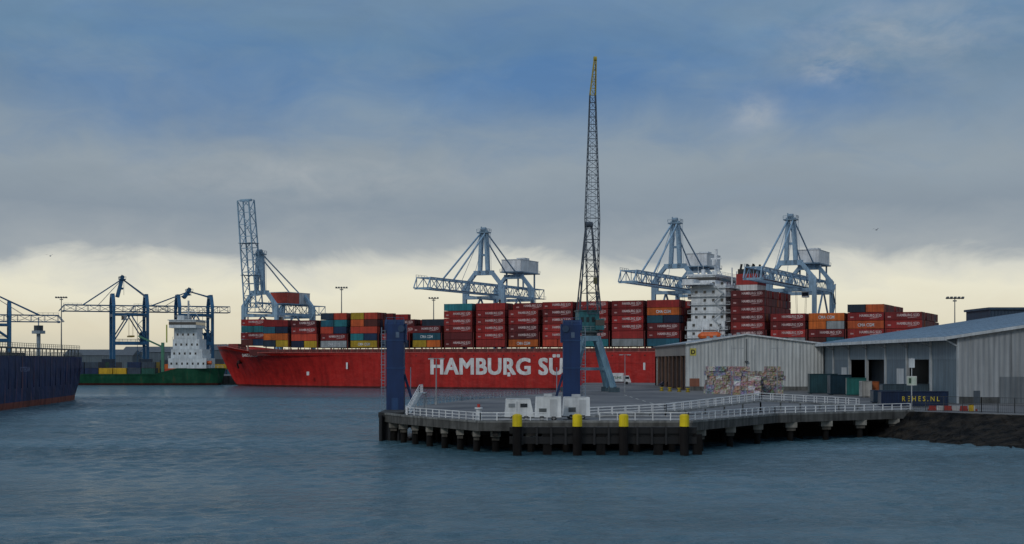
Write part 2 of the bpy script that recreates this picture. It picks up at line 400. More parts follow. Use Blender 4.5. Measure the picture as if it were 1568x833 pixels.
# containers
PAL_R=[C(156,36,36),C(138,34,36),C(166,48,46),C(118,32,34),C(148,44,42),C(102,34,38)]
PAL_O=[C(28,58,92),C(34,92,112),C(208,106,42),C(188,158,44),C(156,164,168),C(36,54,72),C(92,44,40),C(24,44,72),C(198,92,48),C(40,120,130),C(190,70,50)]
tm,tx0,tx1,ty0,ty1=text_mesh('HAMBURG SÜD',1.25,0.025)
tm2,ux0,ux1,uy0,uy1=text_mesh('CMA CGM',1.5,0.03)
def bay(px,tiers,other=0.12,half=19.8,near=None,base=16.2,bottom_mix=0.45):
    s0=S_at(px,-half); mb=MB(); mb.mats=[M_CONT]
    nr=int(2*half/2.5); TH_=2.8
    drop=random.choice([0,0,1])
    for r in range(nr):
        t0=-half+r*2.5; n=tiers if r<3 else max(1,tiers-(drop if r%5 else 0)-random.choice([0,0,0,1]))
        if near is not None and r<near[0]: n=near[1]
        for k in range(n):
            po=(other if k<n-1 else other*.35)+ (bottom_mix if k<1 else (bottom_mix*.3 if k<2 else 0))
            isr=random.random()>po
            col=random.choice(PAL_R if isr else PAL_O)
            f_=random.uniform(.8,1.14); col=tuple(min(1,c*f_) for c in col[:3])+(1,)
            z=base+k*TH_
            twenty=(not isr) and random.random()<0.35
            segs=[(0,6.0),(6.2,12.2)] if twenty else [(0,12.2)]
            jy=random.uniform(-.05,.03); jx=random.uniform(-.08,.08)
            for a,b in segs:
                cc=col if a==0 else random.choice(PAL_O)
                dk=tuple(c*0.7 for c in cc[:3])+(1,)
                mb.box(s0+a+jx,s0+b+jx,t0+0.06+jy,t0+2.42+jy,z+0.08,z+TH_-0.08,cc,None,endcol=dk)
                if r==0 or (near and r==near[0]):
                    for xx in(a,b-0.18): mb.box(s0+xx+jx,s0+xx+0.18+jx,t0+jy,t0+0.05+jy,z+0.04,z+TH_-0.04,dk)
                    xx=a+.5
                    while xx<b-.4: mb.box(s0+xx+jx,s0+xx+.16+jx,t0+0.03+jy,t0+.06+jy,z+.25,z+TH_-.25,tuple(c*.8 for c in cc[:3])+(1,)); xx+=.55
            lab = r==0 or (near and r==near[0])
            if lab and not twenty:
                ty_=t0-.02+jy
                if isr and random.random()<0.85:
                    sc=7.4/(tx1-tx0); mb.mesh(tm,Matrix.Translation((s0+4.0-tx0*sc,ty_,z+1.25))@RX@Matrix.Diagonal((sc,1.0,1,1)),C(220,198,198))
                    mb.beam((s0+7.5,ty_,z+0.75),(s0+10.5,ty_,z+1.0),0.03,0.16,C(210,175,175))
                    mb.box(s0+0.9,s0+2.0,ty_-.01,ty_,z+0.9,z+1.4,C(190,150,150))
                elif not isr and random.random()<0.5:
                    sc=5.5/(ux1-ux0); mb.mesh(tm2,Matrix.Translation((s0+3.4-ux0*sc,ty_,z+0.8))@RX@Matrix.Diagonal((sc,1.0,1,1)),C(205,210,215))
            mb.box(s0+12.2+jx,s0+12.24+jx,t0+0.8,t0+0.86,z+0.2,z+2.6,C(150,120,120)); mb.box(s0+12.2+jx,s0+12.24+jx,t0+1.6,t0+1.66,z+0.2,z+2.6,C(150,120,120))
    xb=s0+12.75
    for t in(-half,-half/2,0,half/2,half): mb.beam((xb,t,14),(xb,t,base+2.8*2),0.3,0.3,C(110,42,40))
    for z in(base+2.7,base+5.5): mb.beam((xb,-half,z),(xb,half,z),0.5,0.2,C(110,42,40))
    mb.obj('shipping_container_stack',(BX,BY,0),-TH,mats=[M_CONT])
bay(369,4,0.5,12.2,base=17.2); bay(403,4,0.6,17.2,base=16.6); bay(446,4,0.75); bay(491,5,0.55); bay(537,5,0.55)
bay(584,4,0.4,near=(2,2)); bay(632,4,0.35,near=(3,3)); bay(680,6,0.32); bay(729,6,0.12); bay(779,6,0.15,near=(2,5)); bay(831,6,0.25)
bay(884,6,0.15); bay(937,6,0.15); bay(991,6,0.2)
bay(1119,7,0.15); bay(1180,4,0.4); bay(1238,4,0.5,near=(3,4)); bay(1298,5,0.2); bay(1355,4,0.08)

# ---------------------------------------------------------------- ship-to-shore cranes
def sts(name,pos,rz,apex,zb,Lo,back,G=30,a=9,col=BLUEC,house=C(222,228,232),raised=0,base=4.0,apy=0.0,tk=1.0,hz=50,hoff=0,trolley=True,bh=4.2):
    m=MB(); c2=tuple(c*0.7 for c in col[:3])+(1,)
    for y in(0,G):
        for x in(-a,a):
            m.beam((x,y,base+3),(x,y,zb+1),1.6*tk,1.4*tk,col)
            m.box(x-3.2,x+3.2,y-0.8,y+0.8,base+0.2,base+2,c2)
            for k in range(4): m.cyl((x-2.6+k*1.7,y-.6,base+.4),(x-2.6+k*1.7,y+.6,base+.4),0.45,BLACK,8)
            m.beam((x,y,zb+.6),(x*0.45,y,zb+6.6),1.7*tk,1.4*tk,col)
            m.hexa([(x*1.06,y-.5,zb-3.6),(x*.8,y-.5,zb-3.6),(x*.8,y+.5,zb-3.6),(x*1.06,y+.5,zb-3.6),(x*1.04,y-.5,zb+1.6),(x*.72,y-.5,zb+3.4),(x*.72,y+.5,zb+3.4),(x*1.04,y+.5,zb+1.6)],col)
        m.beam((-a,y,base+3),(a,y,base+3),1.3,1.4,col)
        m.beam((-a*.5,y,zb+6.8),(a*.5,y,zb+6.8),1.6*tk,1.9*tk,col)
        if y==G: m.beam((-a,y,base+16),(a,y,base+16),1.0,1.6,col)
        m.beam((-a,y,zb-3.6),(a,y,zb-3.6),1.1*tk,1.3*tk,col)
    for x in(-a,a):
        m.beam((x,0,base+16),(x,G,base+16),1.2*tk,1.7*tk,col)
        m.beam((x,0,base+17),(x,G*0.5,zb-3),0.6,0.6,col); m.beam((x,G,base+17),(x,G*0.5,zb-3),0.6,0.6,col)
        m.beam((x,0,zb-3),(x,G,zb-3),0.9*tk,1.1*tk,col)
        m.rail([(x*1.05,0,base+17),(x*1.05,G,base+17)],1.1,c2,4,0.12,2)
    for k in range(9):
        z=base+3+k*3.8
        if z+3.8>zb: break
        m.beam((a+1.6,G-1 if k%2 else G-5,z),(a+1.6,G-5 if k%2 else G-1,z+3.8),0.7,0.25,c2)
    m.beam((a+1.6,G-5.4,base+3),(a+1.6,G-5.4,zb),0.2,0.2,c2); m.beam((a+1.6,G-.4,base+3),(a+1.6,G-.4,zb),0.2,0.2,c2)
    y0=-5 if raised else -Lo
    n=max(4,int((G+back-y0)/5.4))
    m.lattice((0,y0,zb),(0,G+back,zb),6.0,bh,6.0,bh,n,0.42*tk,0.22*tk,col)
    m.rail([(3.9,y0,zb-bh/2),(3.9,G+back,zb-bh/2)],1.1,c2,5.4,0.08,1)
    m.box(3.1,4.1,y0,G+back,zb-bh/2-.12,zb-bh/2,c2)
    if raised:
        L=raised; an=math.radians(83); e=(0,-5-L*math.cos(an),zb+L*math.sin(an)); mid=Vector((0,-5,zb))
        m.lattice(mid,e,6.5,5.0,6.0,4.2,9,0.5,0.26,col,side=(1,0,0))
        m.beam((-3,e[1],e[2]),(3,e[1],e[2]),1,1,col)
        m.beam((0,e[1]+1,e[2]-12),(0,apy,apex),0.2,0.2,c2)
        for f in(.3,.6): 
            q=mid.lerp(Vector(e),f); m.box(-3.8,3.8,q.y-3,q.y+2.6,q.z-.1,q.z+.1,c2)
    else:
        m.box(-3.6,3.6,-Lo-.8,-Lo,zb-bh/2-.4,zb-bh/2+.4,col); m.rail([(-3.3,-Lo,zb+bh/2),(-3.3,-Lo+9,zb+bh/2)],1.1,c2,2,0.1,2)
        m.beam((-3,-Lo,zb+bh/2),(-3,-Lo-2.5,zb-bh/2),.35,.35,col); m.beam((3,-Lo,zb+bh/2),(3,-Lo-2.5,zb-bh/2),.35,.35,col)
    for x in(-1,1):
        m.beam((x*1.9,apy*0.5,zb+6),(x*1.0,apy,apex),1.5*tk,1.6*tk,col)
        if not raised:
            m.beam((x*1.0,apy,apex-.5),(x*2.6,-Lo*0.62,zb+bh/2),0.5*tk,0.55*tk,col)
            m.beam((x*1.0,apy-.6,apex-1.2),(x*2.6,-Lo*0.3,zb+bh/2),0.14,0.14,c2)
        m.beam((x*1.0,apy,apex-.5),(x*2.6,G,zb+6.5),0.42*tk,0.45*tk,col)
    m.beam((-2,apy,zb+6+(apex-zb-6)*.45),(2,apy,zb+6+(apex-zb-6)*.45),0.8,0.9,col)
    m.box(-2.6,2.6,apy-1.6,apy+1.6,apex-1,apex-0.5,c2); m.rail([(-2.6,apy-1.6,apex-.4),(2.6,apy-1.6,apex-.4),(2.6,apy+1.6,apex-.4)],1.1,c2,1.3,0.12,2)
    m.beam((-1.2,apy,apex),(-1.2,apy,apex+1.8),0.4,0.4,c2); m.cyl((-.9,apy,apex+.4),(.9,apy,apex+.4),1.1,c2,10)
    m.beam((2.6,apy+.5,zb+7),(2.2,apy+.5,apex-1),.1,.1,c2); m.beam((3.2,apy+.5,zb+7),(2.8,apy+.5,apex-1),.1,.1,c2)
    if house:
        ha=G-4+hoff
        m.box(-5,5,ha,ha+21,hz-0.5,hz,c2); m.box(-4.6,4.6,ha+1,ha+20,hz,hz+5,house)
        m.box(-4.7,4.7,ha+.8,ha+20.2,hz+5,hz+5.3,C(190,198,205)); m.rail([(-5,ha,hz),(-5,ha+21,hz),(5,ha+21,hz)],1.1,c2,3,0.1,2)
        if not raised: m.box(-2,2,ha+11,ha+16,hz+5.3,hz+6.6,C(205,212,218))
        else: m.box(-4.65,-4.6,ha+11,ha+20,hz,hz+5,C(205,212,216)); m.box(4.6,4.65,ha+11,ha+20,hz,hz+5,C(205,212,216))
        for y in(ha+5,ha+17):
            for x in(-4,4): m.beam((x,y,zb+1.5),(x,y,hz-.5),0.6,0.6,col)
        for k in range(3): m.box(-4.68,-4.66,ha+3+k*5,ha+5+k*5,hz+2,hz+3.5,C(120,130,140)); m.box(-4.6-.06,-4.6,ha+1,ha+20,hz+.1,hz+.7,C(150,160,170))
    if trolley:
        ty=G*0.55; m.box(-3.2,3.2,ty-3,ty+3,zb-3,zb-2.2,c2); m.box(1.4,3.8,ty-5,ty-2.5,zb-6,zb-3,C(205,212,218)); m.box(1.5,3.9,ty-5.1,ty-4,zb-5.4,zb-4,C(30,38,48),M_GLASS)
        for x in(-2,2):
            for y in(-1,1): m.beam((x,ty+y,zb-3),(x*.8,ty+y,zb-14),0.1,0.1,BLACK)
        m.box(-6,6,ty-1.2,ty+1.2,zb-14.8,zb-14,C(150,125,40))
    m.box(-a-1.5,-a-0.9,G-2,G+2,base+16,base+22,c2)
    return m.obj(name,pos,rz)
def q_at(px,t): 
    s_=S_at(px,t); x,y=SP(s_,t); return (x,y,0)
QT=28
sts('ship_to_shore_crane',q_at(741,QT),-TH,65.5,41,53,26)
sts('ship_to_shore_crane',q_at(1034,QT),-TH,66,41.5,53,26)
sts('ship_to_shore_crane',q_at(1211,QT),-TH,65.5,41.5,53,26)
sts('ship_to_shore_crane',q_at(398,QT),-TH,60,35,54,20,raised=48,hz=37.5,house=C(180,66,52),hoff=-12,col=C(146,180,204))
sts('harbour_gantry_crane',(X(172,740),740,0),math.radians(-68),54,38,24,12,G=17,a=7,col=DBLUE,house=None,apy=5,tk=1.0,bh=3.2)
sts('harbour_gantry_crane',(X(272,750),750,0),math.radians(-68),48,38,22,10,G=17,a=7,col=DBLUE,house=None,apy=6,tk=1.0,bh=3.2)
sts('harbour_gantry_crane',(X(14,640),640,0),math.radians(112),44,30,21,20,G=17,a=7,col=DBLUE,house=None,apy=12,tk=.9,bh=3)

# ---------------------------------------------------------------- lamp masts
def mast(px,ytop,d,zb_,name='floodlight_mast',heads=4,col=C(120,128,132),r=0.4):
    m=MB(); z=Z(ytop,d); m.cyl((0,0,zb_),(0,0,z),r,col,8,r2=r*.5)
    m.beam((-heads*.6,0,z),(heads*.6,0,z),0.3,0.3,col)
    for k in range(heads): 
        x=-heads*.5+k*heads/(heads-1 if heads>1 else 1); m.cbox((x,-.4,z+.2),(0.8,0.9,0.5),0,C(95,100,104),tilt=-.4)
    m.cyl((0,0,z-1),(0,0,z-.6),r*2.2,col,8)
    m.obj(name,(X(px,d),d,0))
mast(523,441,690,4,heads=5); mast(664,457,680,4,heads=4); mast(94,456,700,4,heads=5); mast(1462,457,470,4,heads=5,r=.3)
def street_lamp(px,ytop,d,col=C(150,156,160)):
    m=MB(); z=Z(ytop,d); m.cyl((0,0,DZ),(0,0,z),0.13,col,8,r2=0.08); m.beam((-.9,0,z),(.9,0,z),0.1,0.1,col)
    for x in(-.9,.9): m.cbox((x,0,z-.05),(0.9,0.4,0.2),0,C(170,175,178))
    m.cyl((0,0,DZ),(0,0,DZ+.5),.22,col,8)
    m.obj('street_lamp',(X(px,d),d,0))
street_lamp(668,549,238); street_lamp(957,543,330); street_lamp(1130,533,320); street_lamp(1190,533,300)
m=MB(); d_=690; m.cyl((0,0,4),(0,0,24),1.0,C(150,165,175),8); m.cyl((0,0,24),(0,0,25.5),3.2,C(150,165,175),12); m.cyl((0,0,25.5),(0,0,28),2.2,C(60,70,80),12); m.cyl((0,0,28),(0,0,32),.3,C(150,165,175)); m.obj('radar_tower',(X(59,d_),d_,0))

# ---------------------------------------------------------------- green coaster ship
g=MB(); GR=C(30,88,64)
def gship():
    L=100; st=[0,3,7,12,20,30,60,90,100]; hb=[0.1,3,5.5,7.5,8.6,9,9,9,8]
    prev=None
    for s_,b in zip(st,hb):
        dz=7.6 if s_<25 else 5.0
        rg=[(-s_-(3 if s_<1 else 0)*1.0,b*0.75,-1),(-s_-(2 if s_<1 else 0),b*.85,0.9),(-s_,b,dz)]
        if prev:
            for k in range(2):
                for sg in(-1,1):
                    p=[(prev[k][0],sg*prev[k][1],prev[k][2]),(rg[k][0],sg*rg[k][1],rg[k][2]),(rg[k+1][0],sg*rg[k+1][1],rg[k+1][2]),(prev[k+1][0],sg*prev[k+1][1],prev[k+1][2])]
                    g.face(p,C(80,36,32) if k==0 else GR,M_HULL)
            g.face([(prev[2][0],-prev[2][1],prev[2][2]-.5),(rg[2][0],-rg[2][1],rg[2][2]-.5),(rg[2][0],rg[2][1],rg[2][2]-.5),(prev[2][0],prev[2][1],prev[2][2]-.5)],C(60,90,75))
        prev=rg
    g.face([(-L,-7,-1),(-L,7,-1),(-L,8,5),(-L,-8,5)],GR)
    W=C(215,225,230)
    lv=[(-24,-7,7.5,12,8),(-23,-9,12,16,7),(-22.5,-10.5,16,20.5,6),(-22,-12,20.5,25.5,5)]
    for x0,x1,z0,z1,b in lv:
        g.box(x0,x1,-b,b,z0,z1,W)
        g.rail([(x0,-b-.2,z1),(x1,-b-.2,z1)],1,W,2.5,.1,2)
        for k in range(int((x1-x0)/2.4)): g.box(x0+1+k*2.4,x0+1.8+k*2.4,-b-.03,-b,z0+1.6,z0+2.6,GL,M_GLASS)
    g.box(-23.5,-11.5,-8.5,8.5,25.5,28.8,W); g.box(-23.6,-11.4,-8.6,8.6,26.9,28.1,GL,M_GLASS); g.box(-24,-11,-9,9,28.8,29.2,W)
    g.beam((-17,0,28),(-17,0,38),.7,.7,C(180,190,195)); g.beam((-17,-3,34),(-17,3,34),.3,.3,W); g.beam((-19.5,0,33),(-14.5,0,33),.4,.4,W); g.beam((-17,0,37),(-12,0,30),.15,.15,W)
    g.box(-21,-18,-4,4,29.2,31.2,C(190,200,205))
    g.beam((-7,0,7),(-7,0,14),.4,.4,W); g.rail([(-1,-1.5,7.6),(-7,-5.6,7.6),(-12,-7.6,7.6)],1,W,2,.1,2)
    g.cyl((-9,-6,10),(-5,-6,10),.9,C(215,100,50))
    g.beam((-27,-6,5),(-27,-6,19),1.2,1.2,C(70,130,105)); g.beam((-27,-6,17),(-38,-6,22),.6,.7,C(70,130,105)); g.beam((-25.5,-5,19),(-25.5,-5,27),0.5,.5,C(180,190,90))
    cols=[C(28,50,85),C(205,165,40),C(40,60,85),C(110,50,42),C(30,85,75),C(45,110,85),C(60,75,90)]
    order=[4,6,1,1,0,0,2,0,3]
    x=-30
    for i in range(9):
        for r in range(6):
            for k in range(2 if i in(0,1,4,5,7) else 1):
                c=cols[order[i]] if r==0 and k==0 else random.choice(cols)
                g.box(x-6.0,x,-8+r*2.6,-5.5+r*2.6,5+k*2.7,7.6+k*2.7,c,M_CONT)
        x-=6.4
gship(); g.obj('green_cargo_ship',(X(346,640),640,0),math.radians(-2))

# ---------------------------------------------------------------- blue ship at far left
b=MB(); DZ2=12.0
BH=C(28,58,100)
prevr=None
for s_,hd,hw in[(0,10.5,7),(1.5,12,9),(5,13,11.2),(15,13,12.3),(40,13,12.8),(120,13,12.8),(190,13,12.8)]:
    rg=[(s_+(2.0 if s_<1 else 0),hw*.96,-2),(s_+(1.6 if s_<1 else 0),hw,1.5),(s_+.6*(s_<1),(hw+hd)/2,4.5),(s_,hd*.985+hw*.015,9),(s_,hd,DZ2)]
    if prevr:
        for k in range(4):
            for sg in(-1,1):
                b.face([(prevr[k][0],sg*prevr[k][1],prevr[k][2]),(rg[k][0],sg*rg[k][1],rg[k][2]),(rg[k+1][0],sg*rg[k+1][1],rg[k+1][2]),(prevr[k+1][0],sg*prevr[k+1][1],prevr[k+1][2])],C(150,84,66) if k==0 else BH,M_OLDHULL)
        b.face([(prevr[4][0],-prevr[4][1],DZ2-1),(rg[4][0],-rg[4][1],DZ2-1),(rg[4][0],rg[4][1],DZ2-1),(prevr[4][0],prevr[4][1],DZ2-1)],C(70,60,50))
    else:
        for k in range(4): b.face([(rg[k][0],-rg[k][1],rg[k][2]),(rg[k][0],rg[k][1],rg[k][2]),(rg[k+1][0],rg[k+1][1],rg[k+1][2]),(rg[k+1][0],-rg[k+1][1],rg[k+1][2])],BH,M_OLDHULL)
    prevr=rg
for sg in(-1,1):
    b.rail([(0.3,sg*10.6,DZ2),(5,sg*13,DZ2),(190,sg*13,DZ2)],1.1,C(120,130,130),2.2,.1,3)
    b.beam((0.3,sg*10.6,DZ2+.05),(190,sg*13.05,DZ2+.05),.35,.3,C(60,85,110))
b.rail([(0.3,-10.6,DZ2),(0.3,10.6,DZ2)],1.1,C(120,130,130),2.2,.1,3)
b.box(4,190,8,12.2,DZ2+1.9,DZ2+2.15,C(110,120,115))
k=4
while k<190: b.beam((k,11.8,DZ2-1),(k,11.8,DZ2+2),.25,.25,C(105,115,110)); k+=4.4
b.rail([(4,12.2,DZ2+2.1),(190,12.2,DZ2+2.1)],1.0,C(130,135,120),2.2,.09,2)
b.box(40,60,-6,6,DZ2-1,DZ2+1,C(90,90,80))
for k in range(14): b.box(8+k*6,8.15+k*6,12.9,13.03,4.6,DZ2-.2,C(20,44,80),M_OLDHULL)
me3,e0,e1,f0,f1=text_mesh('ROTTERDAM',1.6,.02)
dirv=Vector((8,-80,0)).normalized(); rz=math.atan2(dirv.y,dirv.x)
b.mesh(me3,Matrix.Translation((76,13.06,8.4))@Matrix.Rotation(math.pi,4,'Z')@RX,C(110,130,165))
b.obj('blue_cargo_ship',(-133.9,402,0),rz)

# ---------------------------------------------------------------- pier / quay
deck=[(-17.9,196),(-14.6,188),(-4.1,169.5),(21.4,169.5),(35.8,192),(58.5,207),(66,198),(75,186),(120,158),(420,140),(420,320),(135,436),(42,474),(24,474),(20.6,424),(12.5,336),(-9.5,262),(-16.0,228),(-18.2,208)]
p=MB(); p.prism(deck,2.6,DZ,C(98,98,95),M_CONC,topmat=M_GROUND)
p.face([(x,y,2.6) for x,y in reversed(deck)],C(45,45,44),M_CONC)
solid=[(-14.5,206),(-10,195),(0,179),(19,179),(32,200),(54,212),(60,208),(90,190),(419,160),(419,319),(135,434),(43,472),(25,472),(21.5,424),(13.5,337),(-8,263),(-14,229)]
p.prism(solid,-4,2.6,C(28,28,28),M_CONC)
for a_,b_ in zip(deck[:6],deck[1:6]):
    p.beam((a_[0],a_[1]+.25,DZ+.12),(b_[0],b_[1]+.25,DZ+.12),.4,.25,C(135,137,135),M_CONC)
def lerp2(a,b,t): return (a[0]+(b[0]-a[0])*t,a[1]+(b[1]-a[1])*t)
def piles(a_,b_,n,inset=1.0,cs_=1.2):
    dx,dy=b_[0]-a_[0],b_[1]-a_[1]; L=math.hypot(dx,dy); nx,ny=-dy/L,dx/L
    for i in range(n):
        q=lerp2(a_,b_,(i+.5)/n)
        for j,ins in enumerate((inset,inset+5)):
            x,y=q[0]+nx*ins,q[1]+ny*ins
            p.cyl((x,y,-2),(x,y,2.2),.42,C(26,25,24),10,mat=M_CONC)
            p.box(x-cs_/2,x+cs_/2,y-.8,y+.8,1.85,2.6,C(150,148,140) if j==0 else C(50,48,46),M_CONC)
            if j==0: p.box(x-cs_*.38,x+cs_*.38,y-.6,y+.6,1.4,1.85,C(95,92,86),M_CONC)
        p.beam((q[0]+nx*.5,q[1]+ny*.5,2.3),(q[0]+nx*9,q[1]+ny*9,2.3),.7,.6,C(60,58,56),M_CONC)
piles(deck[0],deck[1],2); piles(deck[1],deck[2],5,cs_=.9); piles(deck[2],deck[3],6,inset=1.8); piles(deck[3],deck[4],3,cs_=1.3); piles(deck[4],deck[5],4,cs_=1.6)
for k in range(7):
    y=215+k*14; p.box(24,24.25,y,y+6,DZ+.004,DZ+.008,C(190,190,180))
p.obj('pier')
m=MB(); m.box(-18.1,-15.2,195,207,-3,3.2,C(34,36,40),M_CONC); m.box(-18.3,-15.0,194.7,207.3,3.2,3.9,C(75,78,80),M_CONC)
for i in range(3): m.cyl((-17.9+i*1.2,194.5,-3),(-17.9+i*1.2,194.5,3.5),.3,C(26,28,32))
m.obj('mooring_dolphin')
m=MB()
for px in(792,884,955,1048):
    x=X(px,165); m.cyl((x,165,-3),(x,165,3.5),.52,C(30,28,28),14,mat=M_CONC); m.cyl((x,165,3.35),(x,165,4.65),.56,YEL,16)
    m.cyl((x,165,4.65),(x,165,4.8),.56,C(215,190,30),16,r2=.3)
m.box(X(780,165),X(1068,165),165.6,166.3,2.5,3.25,C(20,20,22)); m.box(X(780,165),X(1068,165),165.6,166.3,1.3,2.1,C(20,20,22))
m.box(X(830,165),X(1068,165),165.9,166.1,2.1,2.5,C(20,20,22))
for px in(838,920,1008,1068): x=X(px,166); m.box(x-.5,x+.5,165.7,166.8,-2,2.4,C(28,27,27),M_CONC)
for px in range(800,1060,22): x=X(px,165.5); m.box(x-.12,x+.12,165.4,165.6,1.2,3.3,C(40,40,42))
m.obj('pier_fender')
m=MB(); RW=C(226,230,232)
m.rail([(-14.6,196,DZ),(-13.8,189,DZ),(-3.8,170.3,DZ),(4.2,170.3,DZ)],1.15,RW,1.8,.1,3)
m.rail([(10.5,170.3,DZ),(21.1,170.3,DZ),(35.6,192.6,DZ),(58.0,207.2,DZ)],1.15,RW,1.8,.1,3)
m.rail([(-15.6,229,DZ),(-9.2,261,DZ),(6,316,DZ)],1.1,C(150,156,160),2.5,.06,2)
m.obj('pier_railing')
m=MB()
ra=(9.5,186,DZ+.1); rb=(20.5,190,DZ+.5); rc=(36,206,DZ+1.6); rd=(52,214,DZ+.6)
for a_,b_ in((ra,rb),(rb,rc),(rc,rd)):
    m.beam(a_,b_,1.8,.25,C(150,154,155),M_CONC)
    for o_ in(-.9,.9):
        m.rail([(a_[0],a_[1]+o_,a_[2]),(b_[0],b_[1]+o_,b_[2])],1.1,RW,1.8,.08,3)
    n=5
    for i in range(n+1):
        q=Vector(a_).lerp(Vector(b_),i/n); m.beam((q.x,q.y,DZ),(q.x,q.y,q.z),.2,.2,C(150,155,158))
m.obj('access_ramp')

def tower(px,d,flip,name='linkspan_lifting_tower'):
    m=MB(); TB=C(18,50,96); w=2.5; 
    m.box(-w/2,w/2,-1.3,1.3,DZ-.3,15.4,TB)
    m.xprism([(-1.3,15.4),(1.3,15.4),(1.3,16.2),(.7,16.9),(-.7,16.9),(-1.3,16.2)],-w/2-.25*(flip>0),w/2+.25*(flip<0),TB)
    hx=flip*(w/2+.35); m.box(min(hx,hx-flip*.34),max(hx,hx-flip*.34),-1.0,1.0,13.6,16.3,C(24,56,102))
    m.box(-w/2-.06,w/2+.06,-1.36,1.36,9.8,10.0,C(30,64,110)); m.box(-w/2-.06,w/2+.06,-1.36,1.36,13.8,14.0,C(30,64,110))
    m.box(-.5,.5,-1.34,-1.3,DZ,DZ+2.0,C(35,70,115)); m.box(.1*flip,.1*flip+.5,-1.34,-1.3,14.3,15.1,C(90,110,135))
    s_=-flip
    LG=C(130,150,168)
    for x in(w/2+.25,w/2+.75):
        m.beam((s_*x,-.6,DZ),(s_*x,-.6,15.8),.1,.1,LG)
    z=DZ
    while z<15.6: m.beam((s_*(w/2+.25),-.6,z),(s_*(w/2+.75),-.6,z),.06,.06,LG); z+=.45
    z=DZ+2.4
    while z<15.6: 
        m.beam((s_*(w/2+.2),-.7,z),(s_*(w/2+.2),-1.5,z),.05,.05,LG); m.beam((s_*(w/2+.8),-.7,z),(s_*(w/2+.8),-1.5,z),.05,.05,LG); m.beam((s_*(w/2+.2),-1.5,z),(s_*(w/2+.8),-1.5,z),.05,.05,LG); z+=1.1
    m.cyl((-flip*-.9,-1.5,15.6),(-flip*-.9,1.5,15.6),.5,C(45,70,100),12)
    m.rail([(-w/2,-1.3,16.9-.7),(w/2,-1.3,16.9-.7)],1.0,C(60,90,125),1.2,.06,2)
    m.beam((flip*w/2,0,9),(flip*(w/2+1.6),0,DZ),.35,.5,TB)
    m.beam((flip*(w/2+.9),0,DZ),(flip*(w/2+.9),0,10),.12,.12,LG)
    for i in range(6): m.box(flip*(w/2+.8)-.5,flip*(w/2+.8)+.5,-2.4-i*.3,-2.1-i*.3,DZ+.15*(6-i)-.05,DZ+.15*(6-i),C(180,190,195))
    m.obj(name,(X(px,d),d,0))
tower(606,206,1); tower(875,208,-1)
m=MB(); m.rail([(-14.4,197,DZ+.1),(-13.2,203,DZ+2.8),(-13.0,207,DZ+2.8)],1.1,RW,1.2,.08,3); m.beam((-14.4,197,DZ+.1),(-13.2,203,DZ+2.8),.9,.15,C(160,170,175)); m.box(-13.8,-12.4,203,207,DZ+2.65,DZ+2.8,C(160,170,175))
for x,y in((-13.7,203.3),(-12.5,203.3),(-12.5,206.7)): m.beam((x,y,DZ),(x,y,DZ+2.7),.15,.15,C(160,170,175))
m.obj('access_stairs')

def trailer(px,d,L,hh_,rz,kind):
    m=MB(); Wt=C(226,231,232); w=2.2; z0=DZ+.45
    m.hexa([(-L/2,-w/2,z0),(L/2,-w/2,z0),(L/2,w/2,z0),(-L/2,w/2,z0),(-L/2+.15,-w/2+.05,z0+hh_),(L/2-(.5 if kind==0 else .05),-w/2+.05,z0+hh_),(L/2-(.5 if kind==0 else .05),w/2-.05,z0+hh_),(-L/2+.15,w/2-.05,z0+hh_)],Wt)
    m.box(-L/2-.05,L/2+.05,-w/2-.05,w/2+.05,z0-.12,z0,C(90,95,98))
    for x in(-L*.22,L*.22): 
        m.cyl((x,-w/2-.02,DZ+.33),(x,-w/2+.25,DZ+.33),.33,BLACK,12); m.cyl((x,w/2-.25,DZ+.33),(x,w/2,DZ+.33),.33,BLACK,12)
        m.cyl((x,-w/2-.05,DZ+.33),(x,-w/2-.02,DZ+.33),.15,C(150,150,150),10)
    if kind==0:
        m.box(L*.02,L*.26,-w/2-.03,-w/2+.02,z0+1.2,z0+1.65,GL,M_GLASS); m.box(-L*.38,-L*.16,-w/2-.03,-w/2+.02,z0+1.2,z0+1.65,C(150,158,162)); m.box(-L*.1,-L*.09,-w/2-.03,-w/2+.02,z0+.1,z0+1.9,C(120,125,128))
    else:
        m.box(-L*.33,-L*.05,-w/2-.03,-w/2+.02,z0+.5,z0+1.1,C(120,128,130)); m.box(L*.08,L*.34,-w/2-.03,-w/2+.02,z0+.1,z0+hh_-.3,C(195,200,202))
        for k in range(5): m.box(-L*.31,-L*.07,-w/2-.05,-w/2-.03,z0+.56+k*.1,z0+.6+k*.1,C(70,75,78))
        m.box(-.5,.5,-.5,.5,z0+hh_,z0+hh_+.35,C(190,195,198))
    m.box(-L/2+.2,L/2-.5,-w/2+.02,w/2-.02,z0+hh_,z0+hh_+.04,C(195,200,202))
    m.beam((-L/2,0,z0-.05),(-L/2-.9,0,z0-.15),.1,.1,C(80,85,88)); m.cyl((-L/2-.8,0,DZ),(-L/2-.8,0,z0),.05,C(80,85,88))
    m.obj('white_box_trailer',(X(px,d),d,0),rz)
trailer(795,176,3.6,2.2,.05,0); trailer(839,175,3.3,2.5,-.03,1); trailer(882,179,3.3,2.35,.08,1)
m=MB(); m.cyl((0,0,DZ),(0,0,DZ+1.5),.45,WHITE,14,r2=.32); m.cyl((0,0,DZ+1.5),(0,0,DZ+1.7),.5,WHITE,14); m.cyl((0,0,DZ+1.7),(0,0,DZ+2.1),.18,C(200,60,50),10); m.obj('navigation_beacon',(X(733,173),173,0))

